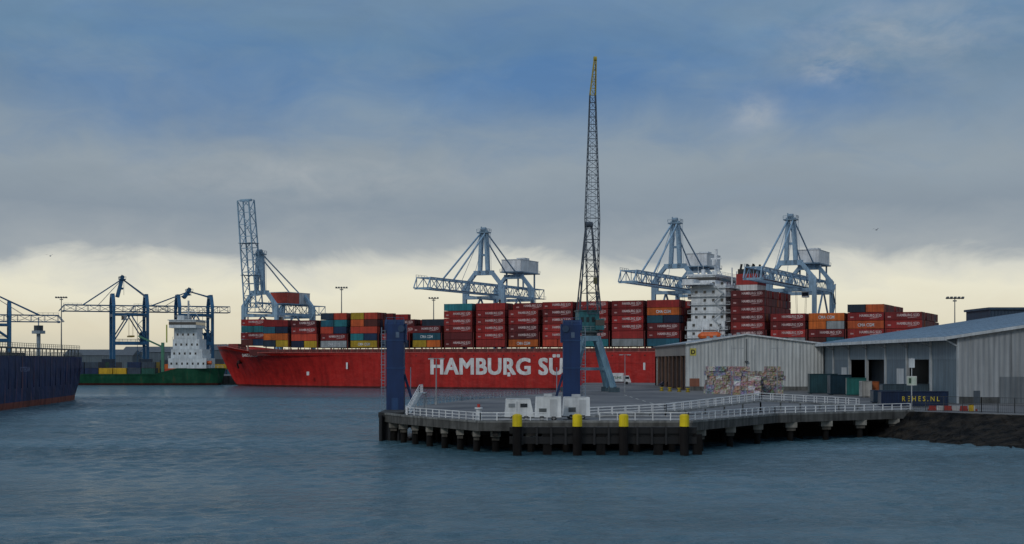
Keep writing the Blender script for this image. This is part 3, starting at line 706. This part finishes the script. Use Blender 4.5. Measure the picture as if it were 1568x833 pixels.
# ---------------------------------------------------------------- lattice harbour crane
m=MB(); LC=C(110,145,165); TE=C(48,108,116); dC=336
for sx in(-1,1):
    for sy in(-1,1):
        m.beam((sx*1.6,sy*1.6,16.5),(sx*4.9,sy*4.9,DZ+1.0),1.05,1.05,LC); m.box(sx*4.9-1.3,sx*4.9+1.3,sy*4.9-.5,sy*4.9+.5,DZ,DZ+1.1,C(70,90,100))
    m.beam((sx*3.6,-3.6,9),(sx*3.6,3.6,9),.5,.7,LC)
m.beam((-3.6,3.6,9),(3.6,3.6,9),.5,.7,LC)
m.box(-2.3,2.3,-2.3,2.3,15.6,16.8,LC); m.cyl((0,0,16.8),(0,0,17.6),1.8,C(60,70,75),16)
m.box(-3.0,2.8,-2.2,4.5,17.6,18.0,C(80,100,105)); m.box(-2.8,2.0,-1.8,4.2,18,22.6,TE); m.box(-3.0,2.2,-2.0,4.4,22.6,22.9,C(70,90,95))
m.box(.9,2.9,-3.4,-1.4,18.2,20.8,TE); m.box(.85,2.95,-3.45,-2.4,19.2,20.5,GL,M_GLASS)
for k in range(3): m.box(-2.4+k*1.3,-1.7+k*1.3,-1.84,-1.8,20,21.2,C(35,50,55))
m.rail([(-3,-2.2,18),(2.8,-2.2,18)],1,C(150,160,165),1.2,.07,2)
DK=C(70,82,96)
for sx in(-1,1):
    m.beam((sx*2.5,-1.2,22.8),(sx*.7,1.2,43),.3,.3,DK); m.beam((sx*2.5,4,22.8),(sx*.7,1.6,43),.3,.3,DK)
    for k in range(5):
        f=k/5.; g_=(k+1)/5.
        m.beam((sx*(2.5-1.8*f),-1.2+2.4*f,22.8+20.2*f),(sx*(2.5-1.8*g_),4-2.4*g_,22.8+20.2*g_),.14,.14,DK)
for k in range(1,6): f=k/5.; x=2.5-1.8*f; m.beam((-x,-1.2+2.4*f,22.8+20.2*f),(x,-1.2+2.4*f,22.8+20.2*f),.16,.16,DK); 
for k in range(5):
    f=k/5.; g_=(k+1)/5.; m.beam((-(2.5-1.8*f),-1.2+2.4*f,22.8+20.2*f),((2.5-1.8*g_),-1.2+2.4*g_,22.8+20.2*g_),.13,.13,DK)
m.cyl((-.9,1.3,43.2),(.9,1.3,43.2),.7,DK,12)
j0=Vector((0.2,-3,22)); j1=Vector((-.4,-6.2,44)); j2=Vector((-.75,-9,72)); j3=Vector((-.35,-10,79.8))
m.lattice(j0,j1,2.4,1.4,3.2,2.2,9,.18,.09,DK,side=(1,0,0)); m.lattice(j1,j2,3.2,2.2,1.3,1.2,17,.17,.085,DK,side=(1,0,0))
YJ=C(175,160,60)
m.lattice(j2,j3,1.3,1.2,.5,.5,5,.18,.1,YJ,side=(1,0,0)); m.cyl(j3+Vector((-.35,0,.3)),j3+Vector((.35,0,.3)),.6,YJ,12)
for x in(-.3,.3):
    m.beam((x,1.3,43.4),(j3.x+x*.6,j3.y+.3,j3.z),.05,.05,DK)
m.beam(j3,(j3.x-.1,j3.y-.8,30),.05,.05,BLACK); m.box(j3.x-.5,j3.x+.3,j3.y-1.1,j3.y-.5,28.5,30,C(90,90,60))
m.beam((-2.2,-1.5,30),(-2.9,-1.5,22),.1,.1,DK)
m.obj('lattice_jib_crane',(X(903,dC),dC,0),math.radians(6))

# ---------------------------------------------------------------- warehouses
WL=C(192,197,196)
m=MB(); x0,x1,y0,y1=42.7,76.6,350,424; ze=15.1; zr=17.4; xr=(x0+x1)/2-2
gp=[(x0,ze),(xr,zr),(x1,ze)]
m.face([(x0,y0,DZ),(x1,y0,DZ),(x1,y0,ze),(xr,y0,zr),(x0,y0,ze)],WL,M_CLAD)
m.face([(x1,y1,DZ),(x0,y1,DZ),(x0,y1,ze),(xr,y1,zr),(x1,y1,ze)],WL,M_CLAD)
m.face([(x1,y0,DZ),(x1,y1,DZ),(x1,y1,ze),(x1,y0,ze)],WL,M_CLAD)
m.box(x0,x0+.4,y0+.01,y1,12.2,ze,C(140,140,135),M_CLAD)
yy=y0+.01
while yy<y1-8:
    m.box(x0,x0+.4,yy,yy+2.4,DZ,12.2,C(110,88,76),M_CONC); m.box(x0+1.2,x0+1.3,yy+2.4,yy+9.3,DZ,12.2,C(62,50,46),M_CONC); yy+=9.3
m.box(x0,x0+.4,yy,y1,DZ,12.2,C(110,88,76),M_CONC)
RF=C(150,165,175)
for (xa,za),(xb,zb_) in((gp[0],gp[1]),(gp[1],gp[2])):
    m.face([(xa-.0,y0-.6,za+.15),(xb,y0-.6,zb_+.15),(xb,y1+.6,zb_+.15),(xa,y1+.6,za+.15)],RF,M_CLAD)
    m.beam((xa,y0-.35,za+.05),(xb,y0-.35,zb_+.05),.7,.35,C(205,210,212))
m.box(x0-.6,x0,y0-.6,y1+.6,ze-.25,ze+.1,C(120,130,135))
dm,_,_,_,_=text_mesh('D',1.5,.05); m.box(x0+1.1,x0+2.6,y0-.06,y0-.01,DZ+8.6,DZ+10.4,C(200,190,90)); m.mesh(dm,Matrix.Translation((x0+1.3,y0-.09,DZ+9.0))@RX,C(20,20,20))
m.box(x0+5.5,x0+6.7,y0-.08,y0-.01,DZ,DZ+2.2,C(105,120,128)); m.box(x0+1.0,x0+3.4,y0-.08,y0-.01,DZ+1.02,DZ+3,C(140,90,70))
for k in range(1,6): m.box(x0+k*5.65-.08,x0+k*5.65+.08,y0-.05,y0-.01,DZ+1.0,ze-.4,C(166,172,174))
m.box(x0,x1,y0-.06,y0-.01,DZ,DZ+1.0,C(110,112,110),M_CONC)
m.box(x0+9,x0+14,y0-.08,y0-.02,DZ+.02,DZ+5,C(165,172,174),M_CLAD); m.beam((x0+8.9,y0-.1,DZ+5.1),(x0+14.1,y0-.1,DZ+5.1),.1,.2,C(130,136,138))
m.cyl((xr,y0-.2,DZ+2),(xr,y0-.2,zr-1),.08,C(90,95,98)); m.box(xr-.4,xr+.4,y0-.7,y0-.1,DZ+7,DZ+7.3,C(80,85,88))
for y in range(362,420,14): m.cyl((xr,y,zr+.1),(xr,y,zr+.7),.5,C(150,158,162),10)
m.obj('gabled_warehouse')

m=MB(); x0,xr,x1,y0,y1=77,131,185,245,356; ze=15.2; zr=23.3
GWL=C(168,176,182)
m.face([(x0,y0,DZ),(x1,y0,DZ),(x1,y0,ze),(xr,y0,zr),(x0,y0,ze)],C(150,156,160),M_CLAD)
m.face([(x1,y1,DZ),(x0,y1,DZ),(x0,y1,ze),(xr,y1,zr),(x1,y1,ze)],GWL,M_CLAD)
m.face([(x1,y0,DZ),(x1,y1,DZ),(x1,y1,ze),(x1,y0,ze)],GWL,M_CLAD)
RB=C(118,148,172)
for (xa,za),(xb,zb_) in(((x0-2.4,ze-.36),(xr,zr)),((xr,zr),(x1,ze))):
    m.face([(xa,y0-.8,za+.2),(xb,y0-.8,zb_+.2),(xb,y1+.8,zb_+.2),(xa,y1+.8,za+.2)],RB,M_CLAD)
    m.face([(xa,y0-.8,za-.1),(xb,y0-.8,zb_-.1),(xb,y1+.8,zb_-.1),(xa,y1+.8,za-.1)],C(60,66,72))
    m.beam((xa,y0-.85,za+.02),(xb,y0-.85,zb_+.02),.15,.5,C(195,202,205))
for k in range(13):
    y=y0+4+k*8.4
    m.beam((x0-2.3,y,ze-.36+.25),(xr,y,zr+.26),.12,.08,C(95,120,142))
m.box(x0-2.6,x0-2.35,y0-.8,y1+.8,ze-.75,ze-.1,C(200,208,212))
m.box(x0,x0+.3,y0+.02,y1,11.2,ze,C(120,138,150),M_CLAD)
nb=7; bl=(y1-y0)/nb
for k in range(nb):
    ya=y0+k*bl
    m.box(x0-.25,x0+.35,ya+.02,ya+.7,DZ,ze-.4,C(176,184,188)); 
    if k in(1,3,4): m.box(x0+5,x0+5.1,ya+.7,ya+bl,DZ,11.2,C(58,66,74)); m.box(x0,x0+.2,ya+.7,ya+1.9,DZ,11.2,C(120,130,138),M_CLAD)
    elif k in (2,5): m.box(x0+.05,x0+.2,ya+.7,ya+bl,DZ,11.2,C(100,118,132),M_CLAD); m.box(x0-.03,x0+.05,ya+3,ya+8,DZ,9.4,C(195,202,206),M_CLAD)
    else: m.box(x0+.05,x0+.2,ya+.7,ya+bl,DZ,11.2,C(104,122,134),M_CLAD)
m.box(x0+5.2,x0+5.3,y0+1,y1-1,DZ,11.2,C(40,44,48))
for k in range(nb+1): m.beam((x0,y0+.4+k*bl*.995,ze-1.8),(x0-2.3,y0+.4+k*bl*.995,ze-.6),.2,.25,C(170,178,184))
for k in range(1,12): m.box(x0+k*9-.1,x0+k*9+.1,y0-.06,y0-.01,DZ,ze+k*.6 if k<7 else ze,C(120,126,130))
m.box(x0+0.02,x1,y0-.05,y0-.01,DZ,DZ+1.1,C(95,98,98),M_CONC)
m.box(x0+7,x0+12,y0-.07,y0-.02,DZ,DZ+4.6,C(110,118,124),M_CLAD); m.box(x0+2.5,x0+3.6,y0-.07,y0-.02,DZ,DZ+2.2,C(70,80,90))
m.obj('metal_warehouse')
m=MB(); m.box(0,60,0,20,4,24.6,C(48,68,88),M_CLAD); m.box(-.5,60.5,-.5,20.5,24.6,25.2,C(60,80,100)); m.obj('flat_roof_warehouse',(X(1516,380),380,0))

# paper bales
m=MB(); m.mats=[M_BALE]
BC=[C(205,200,190),C(150,125,100),C(100,112,160),C(165,110,85),C(225,225,225),C(80,95,135),C(150,120,80),C(70,60,58),C(150,90,94)]
def pile(xa,xb,ya,yb,hn,pal,taper=0.5):
    for z in range(hn):
        x=xa+random.uniform(0,taper*z*.5)
        while x<xb-taper*z*.5*random.uniform(.3,1):
            y=ya+z*random.uniform(0,.15)
            if z==hn-1 and random.random()<.35: x+=1.42; continue
            while y<yb:
                m.cbox((x+.7,y+.6,DZ+.5+z*1.02),(1.38+random.uniform(-.15,.08),1.15+random.uniform(-.2,.2),1.0),random.uniform(-.12,.12),random.choice(pal),None,random.uniform(-.05,.05)); y+=1.2
            x+=1.42
pile(X(1079,318),X(1128,318),314,319,6,BC); pile(X(1118,308),X(1156,308),303,308,6,BC[:6]+[BC[8]]); pile(X(1156,312),X(1194,312),309,314,6,[BC[1],BC[6],BC[7],BC[3],C(80,55,45),C(60,48,44)])
m.obj('stacked_paper_bales',mats=[M_BALE])

def dockcont(name,px,d,L,hh_,w,col,rz=0,txt=None,tcol=None):
    m=MB(); m.mats=[M_CONT]
    m.box(0,L,0,w,DZ+.15,DZ+.15+hh_,col,M_CONT)
    dk=tuple(c*.65 for c in col[:3])+(1,)
    k=.25
    while k<L-.2: m.box(k,k+.16,-.05,0,DZ+.4,DZ+hh_-.1,tuple(c*.85 for c in col[:3])+(1,)); k+=.42
    for x in(0,L-.16): m.box(x,x+.16,-.06,0,DZ+.15,DZ+.15+hh_,dk)
    m.box(0,L,-.07,0,DZ+.15,DZ+.33,dk); m.box(0,L,-.07,0,DZ+hh_,DZ+.17+hh_,dk)
    for x in(.3,L-.6): m.box(x,x+.3,0,w,DZ,DZ+.15,dk)
    for y in(.5,1.0,1.5,2.0): m.box(-.05,0,y,y+.06,DZ+.3,DZ+hh_,C(140,145,148)); 
    if txt:
        t,p0,p1,_,_=text_mesh(txt,1.1,.015,1.6); s_=L*.56/(p1-p0); m.mesh(t,Matrix.Translation((L*.3,-.09,DZ+.95))@RX@Matrix.Diagonal((s_,1,1,1)),tcol)
    m.obj(name,(X(px,d),d,0),rz)
dockcont('open_top_container',1240,316,6.2,4.3,2.4,C(44,80,88)); dockcont('open_top_container',1272,306,4.6,4.2,2.4,C(34,62,78),.1)
dockcont('open_top_container',1297,300,4.0,3.6,2.4,C(42,118,114),-.1); dockcont('open_top_container',1320,286,2.0,3.1,2.4,C(190,190,186)); dockcont('open_top_container',1334,288,1.6,3.0,2.4,C(170,96,56))
dockcont('shipping_container',1338,246,5,2.1,2.4,C(36,62,84)); dockcont('shipping_container',1350,226,10.6,2.35,2.4,C(24,44,76),0,'REHES.NL',C(205,185,60))
dockcont('shipping_container',1352,262,9,2.9,2.4,C(70,90,102))
m=MB(); m.box(0,5.9,0,2.4,DZ+.9,DZ+3.5,C(225,228,230)); m.hexa([(6.1,0.1,DZ+.6),(8.3,.1,DZ+.6),(8.3,2.3,DZ+.6),(6.1,2.3,DZ+.6),(6.1,.1,DZ+2.7),(7.6,.1,DZ+2.7),(7.6,2.3,DZ+2.7),(6.1,2.3,DZ+2.7)],C(225,228,230))
m.box(6.4,7.6,.05,.12,DZ+1.7,DZ+2.4,GL,M_GLASS); m.box(0,8.2,.2,2.2,DZ+.55,DZ+.9,C(60,62,64))
for x in(1.4,6.9): m.cyl((x,0,DZ+.45),(x,.3,DZ+.45),.45,BLACK,12); m.cyl((x,2.1,DZ+.45),(x,2.4,DZ+.45),.45,BLACK,12)
tt,p0,p1,_,_=text_mesh('PORTLINE',1.0,.02); m.mesh(tt,Matrix.Translation((.7,-.03,DZ+1.8))@RX,C(60,110,70)); m.obj('white_delivery_truck',(X(921,455),440,0))
m=MB(); 
m.hexa([(0,0,DZ+.4),(4.3,0,DZ+.4),(4.3,1.8,DZ+.4),(0,1.8,DZ+.4),(0.05,0,DZ+.95),(4.25,0,DZ+.95),(4.25,1.8,DZ+.95),(0.05,1.8,DZ+.95)],C(45,55,75)); m.hexa([(.5,.1,DZ+.95),(3.5,.1,DZ+.95),(3.5,1.7,DZ+.95),(.5,1.7,DZ+.95),(1,.2,DZ+1.45),(2.8,.2,DZ+1.45),(2.8,1.6,DZ+1.45),(1,1.6,DZ+1.45)],GL,M_GLASS)
for x in(.8,3.5): m.cyl((x,-.02,DZ+.33),(x,.2,DZ+.33),.33,BLACK,12)
m.obj('parked_car',(X(1010,400),400,0),.1)
for i,px in enumerate((1008,1020,1034,1047)):
    m=MB(); m.cyl((0,0,DZ),(0,0,DZ+.3),.5,C(150,130,30),12); m.cyl((0,0,DZ+.3),(0,0,DZ+.75),.28,C(190,165,35),12); m.cyl((0,0,DZ+.75),(0,0,DZ+.95),.5,C(190,165,35),12); m.obj('mooring_bollard',(X(px,352-i*4),352-i*4-8,0))
m=MB(); d_=214; m.cyl((0,0,DZ),(0,0,Z(548,d_)),.08,C(170,175,178),8); m.box(-.75,.75,-.08,0,Z(590,d_),Z(576,d_),C(215,220,215)); m.box(-.68,.68,-.1,-.08,Z(589,d_),Z(577,d_),C(190,205,190)); m.box(-.45,-.1,-.12,-.1,Z(587,d_),Z(579,d_),C(60,90,70)); m.box(-.4,.4,-.2,.2,Z(563,d_),Z(549,d_),C(200,208,212)); m.obj('quay_sign',(X(1396,d_),d_,0))
m=MB(); fpts=[(59,212,DZ),(67,203,DZ),(77,191,DZ),(122,163,DZ)]
for a_,b_ in zip(fpts[:-1],fpts[1:]):
    a_=Vector(a_); b_=Vector(b_); L=(b_-a_).length; n=int(L/2.6)
    for i in range(n+1):
        q=a_.lerp(b_,i/n); m.beam(q,q+Vector((0,0,2.2)),.1,.1,C(60,66,70))
    for z in(.1,1.1,2.15): m.beam(a_+Vector((0,0,z)),b_+Vector((0,0,z)),.06,.06,C(60,66,70))
    n=int(L/.3)
    for i in range(n): q=a_.lerp(b_,i/n); m.beam(q,q+Vector((0,0,2.1)),.025,.025,C(60,66,70))
m.obj('steel_fence')
m=MB(); 
for i in range(6):
    m.box(i*1.1,i*1.1+1.0,0,.4,DZ,DZ+.75,C(150,46,40) if i%2==0 else C(180,180,180))
m.box(-.2,6.8,.05,.35,DZ,DZ+.3,C(130,45,40)); m.obj('road_barrier',(X(1427,208),209.5,0),-.25)
m=MB(); m.box(-.3,.3,-.2,.2,DZ,DZ+1.0,C(205,170,40)); m.box(-.35,.35,-.25,.25,DZ+1,DZ+1.1,C(60,60,60)); m.obj('electrical_cabinet',(X(1487,206),206,0))
m=MB(); m.mats=[M_ROCK]
top=[(56,207.5),(60,205),(66,198.3),(75,186.3),(98,171.5),(120,158),(420,140)]; bot=[(49,205),(52.5,190),(57,176),(66,158),(90,138),(115,122),(420,100)]
NX,NY=150,18
def along(P,t):
    n=len(P)-1; k=min(n-1,int(t*n)); f=t*n-k; return lerp2(P[k],P[k+1],f)
idx={}
for i in range(NX+1):
    A_=along(top,(i/NX)); B_=along(bot,(i/NX))
    for j in range(NY+1):
        f=j/NY
        q=lerp2(A_,B_,f); z=DZ-.01+(-1.4-DZ)*(f**.75)
        if 0<j: z+=random.uniform(-.14,.14)
        idx[i,j]=len(m.v); m.v.append((q[0]+random.uniform(-.2,.2)*(j>0),q[1]+random.uniform(-.2,.2)*(j>0),z))
for i in range(NX):
    for j in range(NY): m.f.append((idx[i,j],idx[i,j+1],idx[i+1,j+1],idx[i+1,j])); m.c.append((.1,.1,.1,1)); m.m.append(0)
m.obj('rock_embankment',mats=[M_ROCK])

# distant tree line and sheds on the horizon
m=MB(); random.seed(3)
x=-1500
while x<1600:
    y=1500+random.uniform(-60,60); hh_=random.uniform(6,14)
    for q in range(6):
        cx_=x+random.uniform(-12,12); r=random.uniform(4,10); m.cyl((cx_,y,3),(cx_,y,3+hh_*random.uniform(.5,1.1)),r,C(50,66,70),7,r2=r*.4)
    x+=random.uniform(10,22)
m.obj('distant_tree_line')
for px,w_,d_,hh_ in((150,40,830,10),(225,30,860,12),(330,22,820,13)):
    m=MB(); m.box(-w_/2,w_/2,0,20,4,4+hh_,C(90,105,115),M_CLAD); m.xprism([(-.5,4+hh_),(20.5,4+hh_),(10,7.5+hh_)],-w_/2-.5,w_/2+.5,C(80,90,98)); 
    for k in range(3): m.box(-w_/2+4+k*w_/3.2,-w_/2+9+k*w_/3.2,-.05,0,4,4+hh_*.6,C(50,58,66))
    m.obj('terminal_shed',(X(px,d_),d_,0))
m=MB(); m.mats=[M_CONT]
for i in range(34):
    for k in range(random.choice([1,2,2,3])):
        m.box(-235+i*6.4,-235+i*6.4+6.1,726,728.4,4+k*2.6,6.55+k*2.6,random.choice(PAL_O+[C(40,95,80),C(35,60,90)]),M_CONT)
m.obj('stored_container_row',mats=[M_CONT])

def gull(px,py,d):
    m=MB(); G_=C(200,202,205); m.cyl((-.22,0,0),(.1,0,.02),.08,G_,8,r2=.1); m.cyl((.1,0,.02),(.3,0,.04),.1,G_,8,r2=.03)
    for s in(-1,1):
        m.face([(-.08,0,.05),(.12,0,.05),(.1,s*.4,.25),(-.05,s*.4,.25)],G_); m.face([(-.05,s*.4,.25),(.1,s*.4,.25),(-.05,s*.85,.12)],C(120,124,130))
    m.face([(-.22,-.04,0),(-.22,.04,0),(-.4,.08,0),(-.4,-.08,0)],G_)
    m.obj('flying_gull',(X(px,d),d,Z(py,d)),random.uniform(0,2))
gull(77,392,220); gull(1342,352,230)

# ---------------------------------------------------------------- world
wd=bpy.data.worlds.new('World'); bpy.context.scene.world=wd; wd.use_nodes=True
nt=wd.node_tree; N=nt.nodes; L=nt.links; N.clear()
def M(op,a,b=None,c=None,clamp=False):
    n=N.new('ShaderNodeMath'); n.operation=op; n.use_clamp=clamp
    for i,q in enumerate((a,b,c)):
        if q is None: continue
        if isinstance(q,(int,float)): n.inputs[i].default_value=q
        else: L.new(q,n.inputs[i])
    return n.outputs[0]
tc=N.new('ShaderNodeTexCoord'); sx=N.new('ShaderNodeSeparateXYZ'); L.new(tc.outputs['Generated'],sx.inputs[0])
x,y,z=sx.outputs
hyp=M('SQRT',M('ADD',M('MULTIPLY',x,x),M('ADD',M('MULTIPLY',y,y),1e-4)))
v=M('DIVIDE',z,hyp); u=M('ARCTAN2',x,y)
def vec(a,b,c=0.0):
    n=N.new('ShaderNodeCombineXYZ')
    for i,q in enumerate((a,b,c)):
        if isinstance(q,(int,float)): n.inputs[i].default_value=q
        else: L.new(q,n.inputs[i])
    return n.outputs[0]
vc=M('MINIMUM',v,3.0)
def noise(su,sv,off,det=6,rough=.55,dist=0.0):
    n=N.new('ShaderNodeTexNoise'); n.inputs['Scale'].default_value=1; n.inputs['Detail'].default_value=det; n.inputs['Roughness'].default_value=rough; n.inputs['Distortion'].default_value=dist
    L.new(vec(M('MULTIPLY',u,su),M('MULTIPLY',vc,sv),off),n.inputs['Vector']); return n.outputs['Fac']
nA=noise(7,16,1.3,5,.5); nB=noise(16,34,4.2,7,.58,.5); nC=noise(4,9,8.8,3,.5); nD=noise(24,44,2.2,7,.6,.3); nE=noise(6,13,12.7,8,.6,.8)
vw=M('ADD',v,M('ADD',M('MULTIPLY',M('SUBTRACT',nA,.5),.035),M('MULTIPLY',M('SUBTRACT',nB,.5),.034)))
cr=N.new('ShaderNodeValToRGB'); L.new(M('MULTIPLY',vw,2.0),cr.inputs[0])
pts=[(0.0,C(212,206,186)),(0.04,C(226,218,194)),(0.10,C(236,232,211)),(0.130,C(216,216,206)),(0.155,C(162,170,176)),(0.21,C(138,151,164)),(0.27,C(146,159,170)),(0.34,C(128,149,170)),(0.44,C(106,138,168)),(0.62,C(122,146,172)),(1.0,C(160,174,192))]
e=cr.color_ramp.elements
while len(e)<len(pts): e.new(0.5)
for el,(p_,c_) in zip(e,pts): el.position=p_; el.color=c_
def mix(f,a,b,bt='MIX'):
    n=N.new('ShaderNodeMixRGB'); n.blend_type=bt
    if isinstance(f,(int,float)): n.inputs[0].default_value=f
    else: L.new(f,n.inputs[0])
    for i,q in((1,a),(2,b)):
        if isinstance(q,tuple): n.inputs[i].default_value=q
        else: L.new(q,n.inputs[i])
    return n.outputs[0]
def blob(px,py,sx_,sy_):
    u0=(px-784)/F; v0=(HY-py)/F; su=sx_/F; sv=sy_/F
    a=M('DIVIDE',M('SUBTRACT',u,u0),su); b_=M('DIVIDE',M('SUBTRACT',v,v0),sv)
    return M('EXPONENT',M('MULTIPLY',M('ADD',M('MULTIPLY',a,a),M('MULTIPLY',b_,b_)),-1))
hi=M('MULTIPLY',M('SUBTRACT',v,.09),9,clamp=True)
bl=M('ADD',M('ADD',blob(830,125,220,105),blob(1270,160,150,55)),M('MULTIPLY',blob(300,150,280,90),.7))
bn=M('ADD',bl,M('MULTIPLY',M('SUBTRACT',nC,.54),1.5))
bn=M('ADD',bn,M('MULTIPLY',M('SUBTRACT',nB,.5),1.5))
fb=M('MULTIPLY',M('MULTIPLY',bn,hi,clamp=True),.72,clamp=True)
col=mix(fb,cr.outputs[0],C(76,120,172))
wis=M('ADD',M('ADD',M('MULTIPLY',blob(1262,118,42,22),.9),M('MULTIPLY',blob(1148,178,40,26),.9)),M('ADD',M('MULTIPLY',blob(470,275,260,40),.6),M('MULTIPLY',blob(1360,70,180,60),.6)))
wf=M('MULTIPLY',M('MULTIPLY',wis,M('MULTIPLY',M('SUBTRACT',nD,.33,clamp=True),4.2)),.5,clamp=True)
col=mix(wf,col,C(184,188,190))
sh=M('ADD',.76,M('MULTIPLY',nE,.44))
shf=M('ADD',M('MULTIPLY',M('SUBTRACT',sh,1.0),M('ADD',M('MULTIPLY',hi,.9),.1)),1.0)
cx=N.new('ShaderNodeCombineXYZ'); 
for i in range(3): L.new(shf,cx.inputs[i])
col=mix(1.0,col,cx.outputs[0],'MULTIPLY')
sky=N.new('ShaderNodeTexSky'); sky.sky_type='NISHITA'; sky.sun_disc=False
SE=math.radians(32); SR=math.radians(214)
sky.sun_elevation=SE; sky.sun_rotation=SR; sky.air_density=1.2; sky.dust_density=2
bg1=N.new('ShaderNodeBackground'); L.new(sky.outputs[0],bg1.inputs[0]); bg1.inputs[1].default_value=0.05
bg2=N.new('ShaderNodeBackground'); L.new(col,bg2.inputs[0]); bg2.inputs[1].default_value=1.0
ms=N.new('ShaderNodeMixShader'); ms.inputs[0].default_value=.93; L.new(bg1.outputs[0],ms.inputs[1]); L.new(bg2.outputs[0],ms.inputs[2])
out=N.new('ShaderNodeOutputWorld'); L.new(ms.outputs[0],out.inputs[0])
sl=bpy.data.lights.new('sun','SUN'); sl.energy=0.8; sl.angle=math.radians(12); sl.color=(1,.95,.89)
so=bpy.data.objects.new('sun',sl); bpy.context.scene.collection.objects.link(so)
sd=Vector((math.sin(SR)*math.cos(SE),math.cos(SR)*math.cos(SE),math.sin(SE)))
so.rotation_euler=(-sd).to_track_quat('-Z','Y').to_euler()

# camera
cam=bpy.data.cameras.new('camera'); co=bpy.data.objects.new('camera',cam); bpy.context.scene.collection.objects.link(co)
co.location=(0,0,H); co.rotation_euler=(math.radians(90),0,0); cam.sensor_width=36; cam.lens=36*F/1568.0
cam.shift_y=(HY-416.5)/1568.0; cam.clip_end=20000; cam.clip_start=.5
sc_=bpy.context.scene; sc_.camera=co
sc_.view_settings.view_transform='Standard'; sc_.view_settings.look='None'; sc_.view_settings.exposure=0
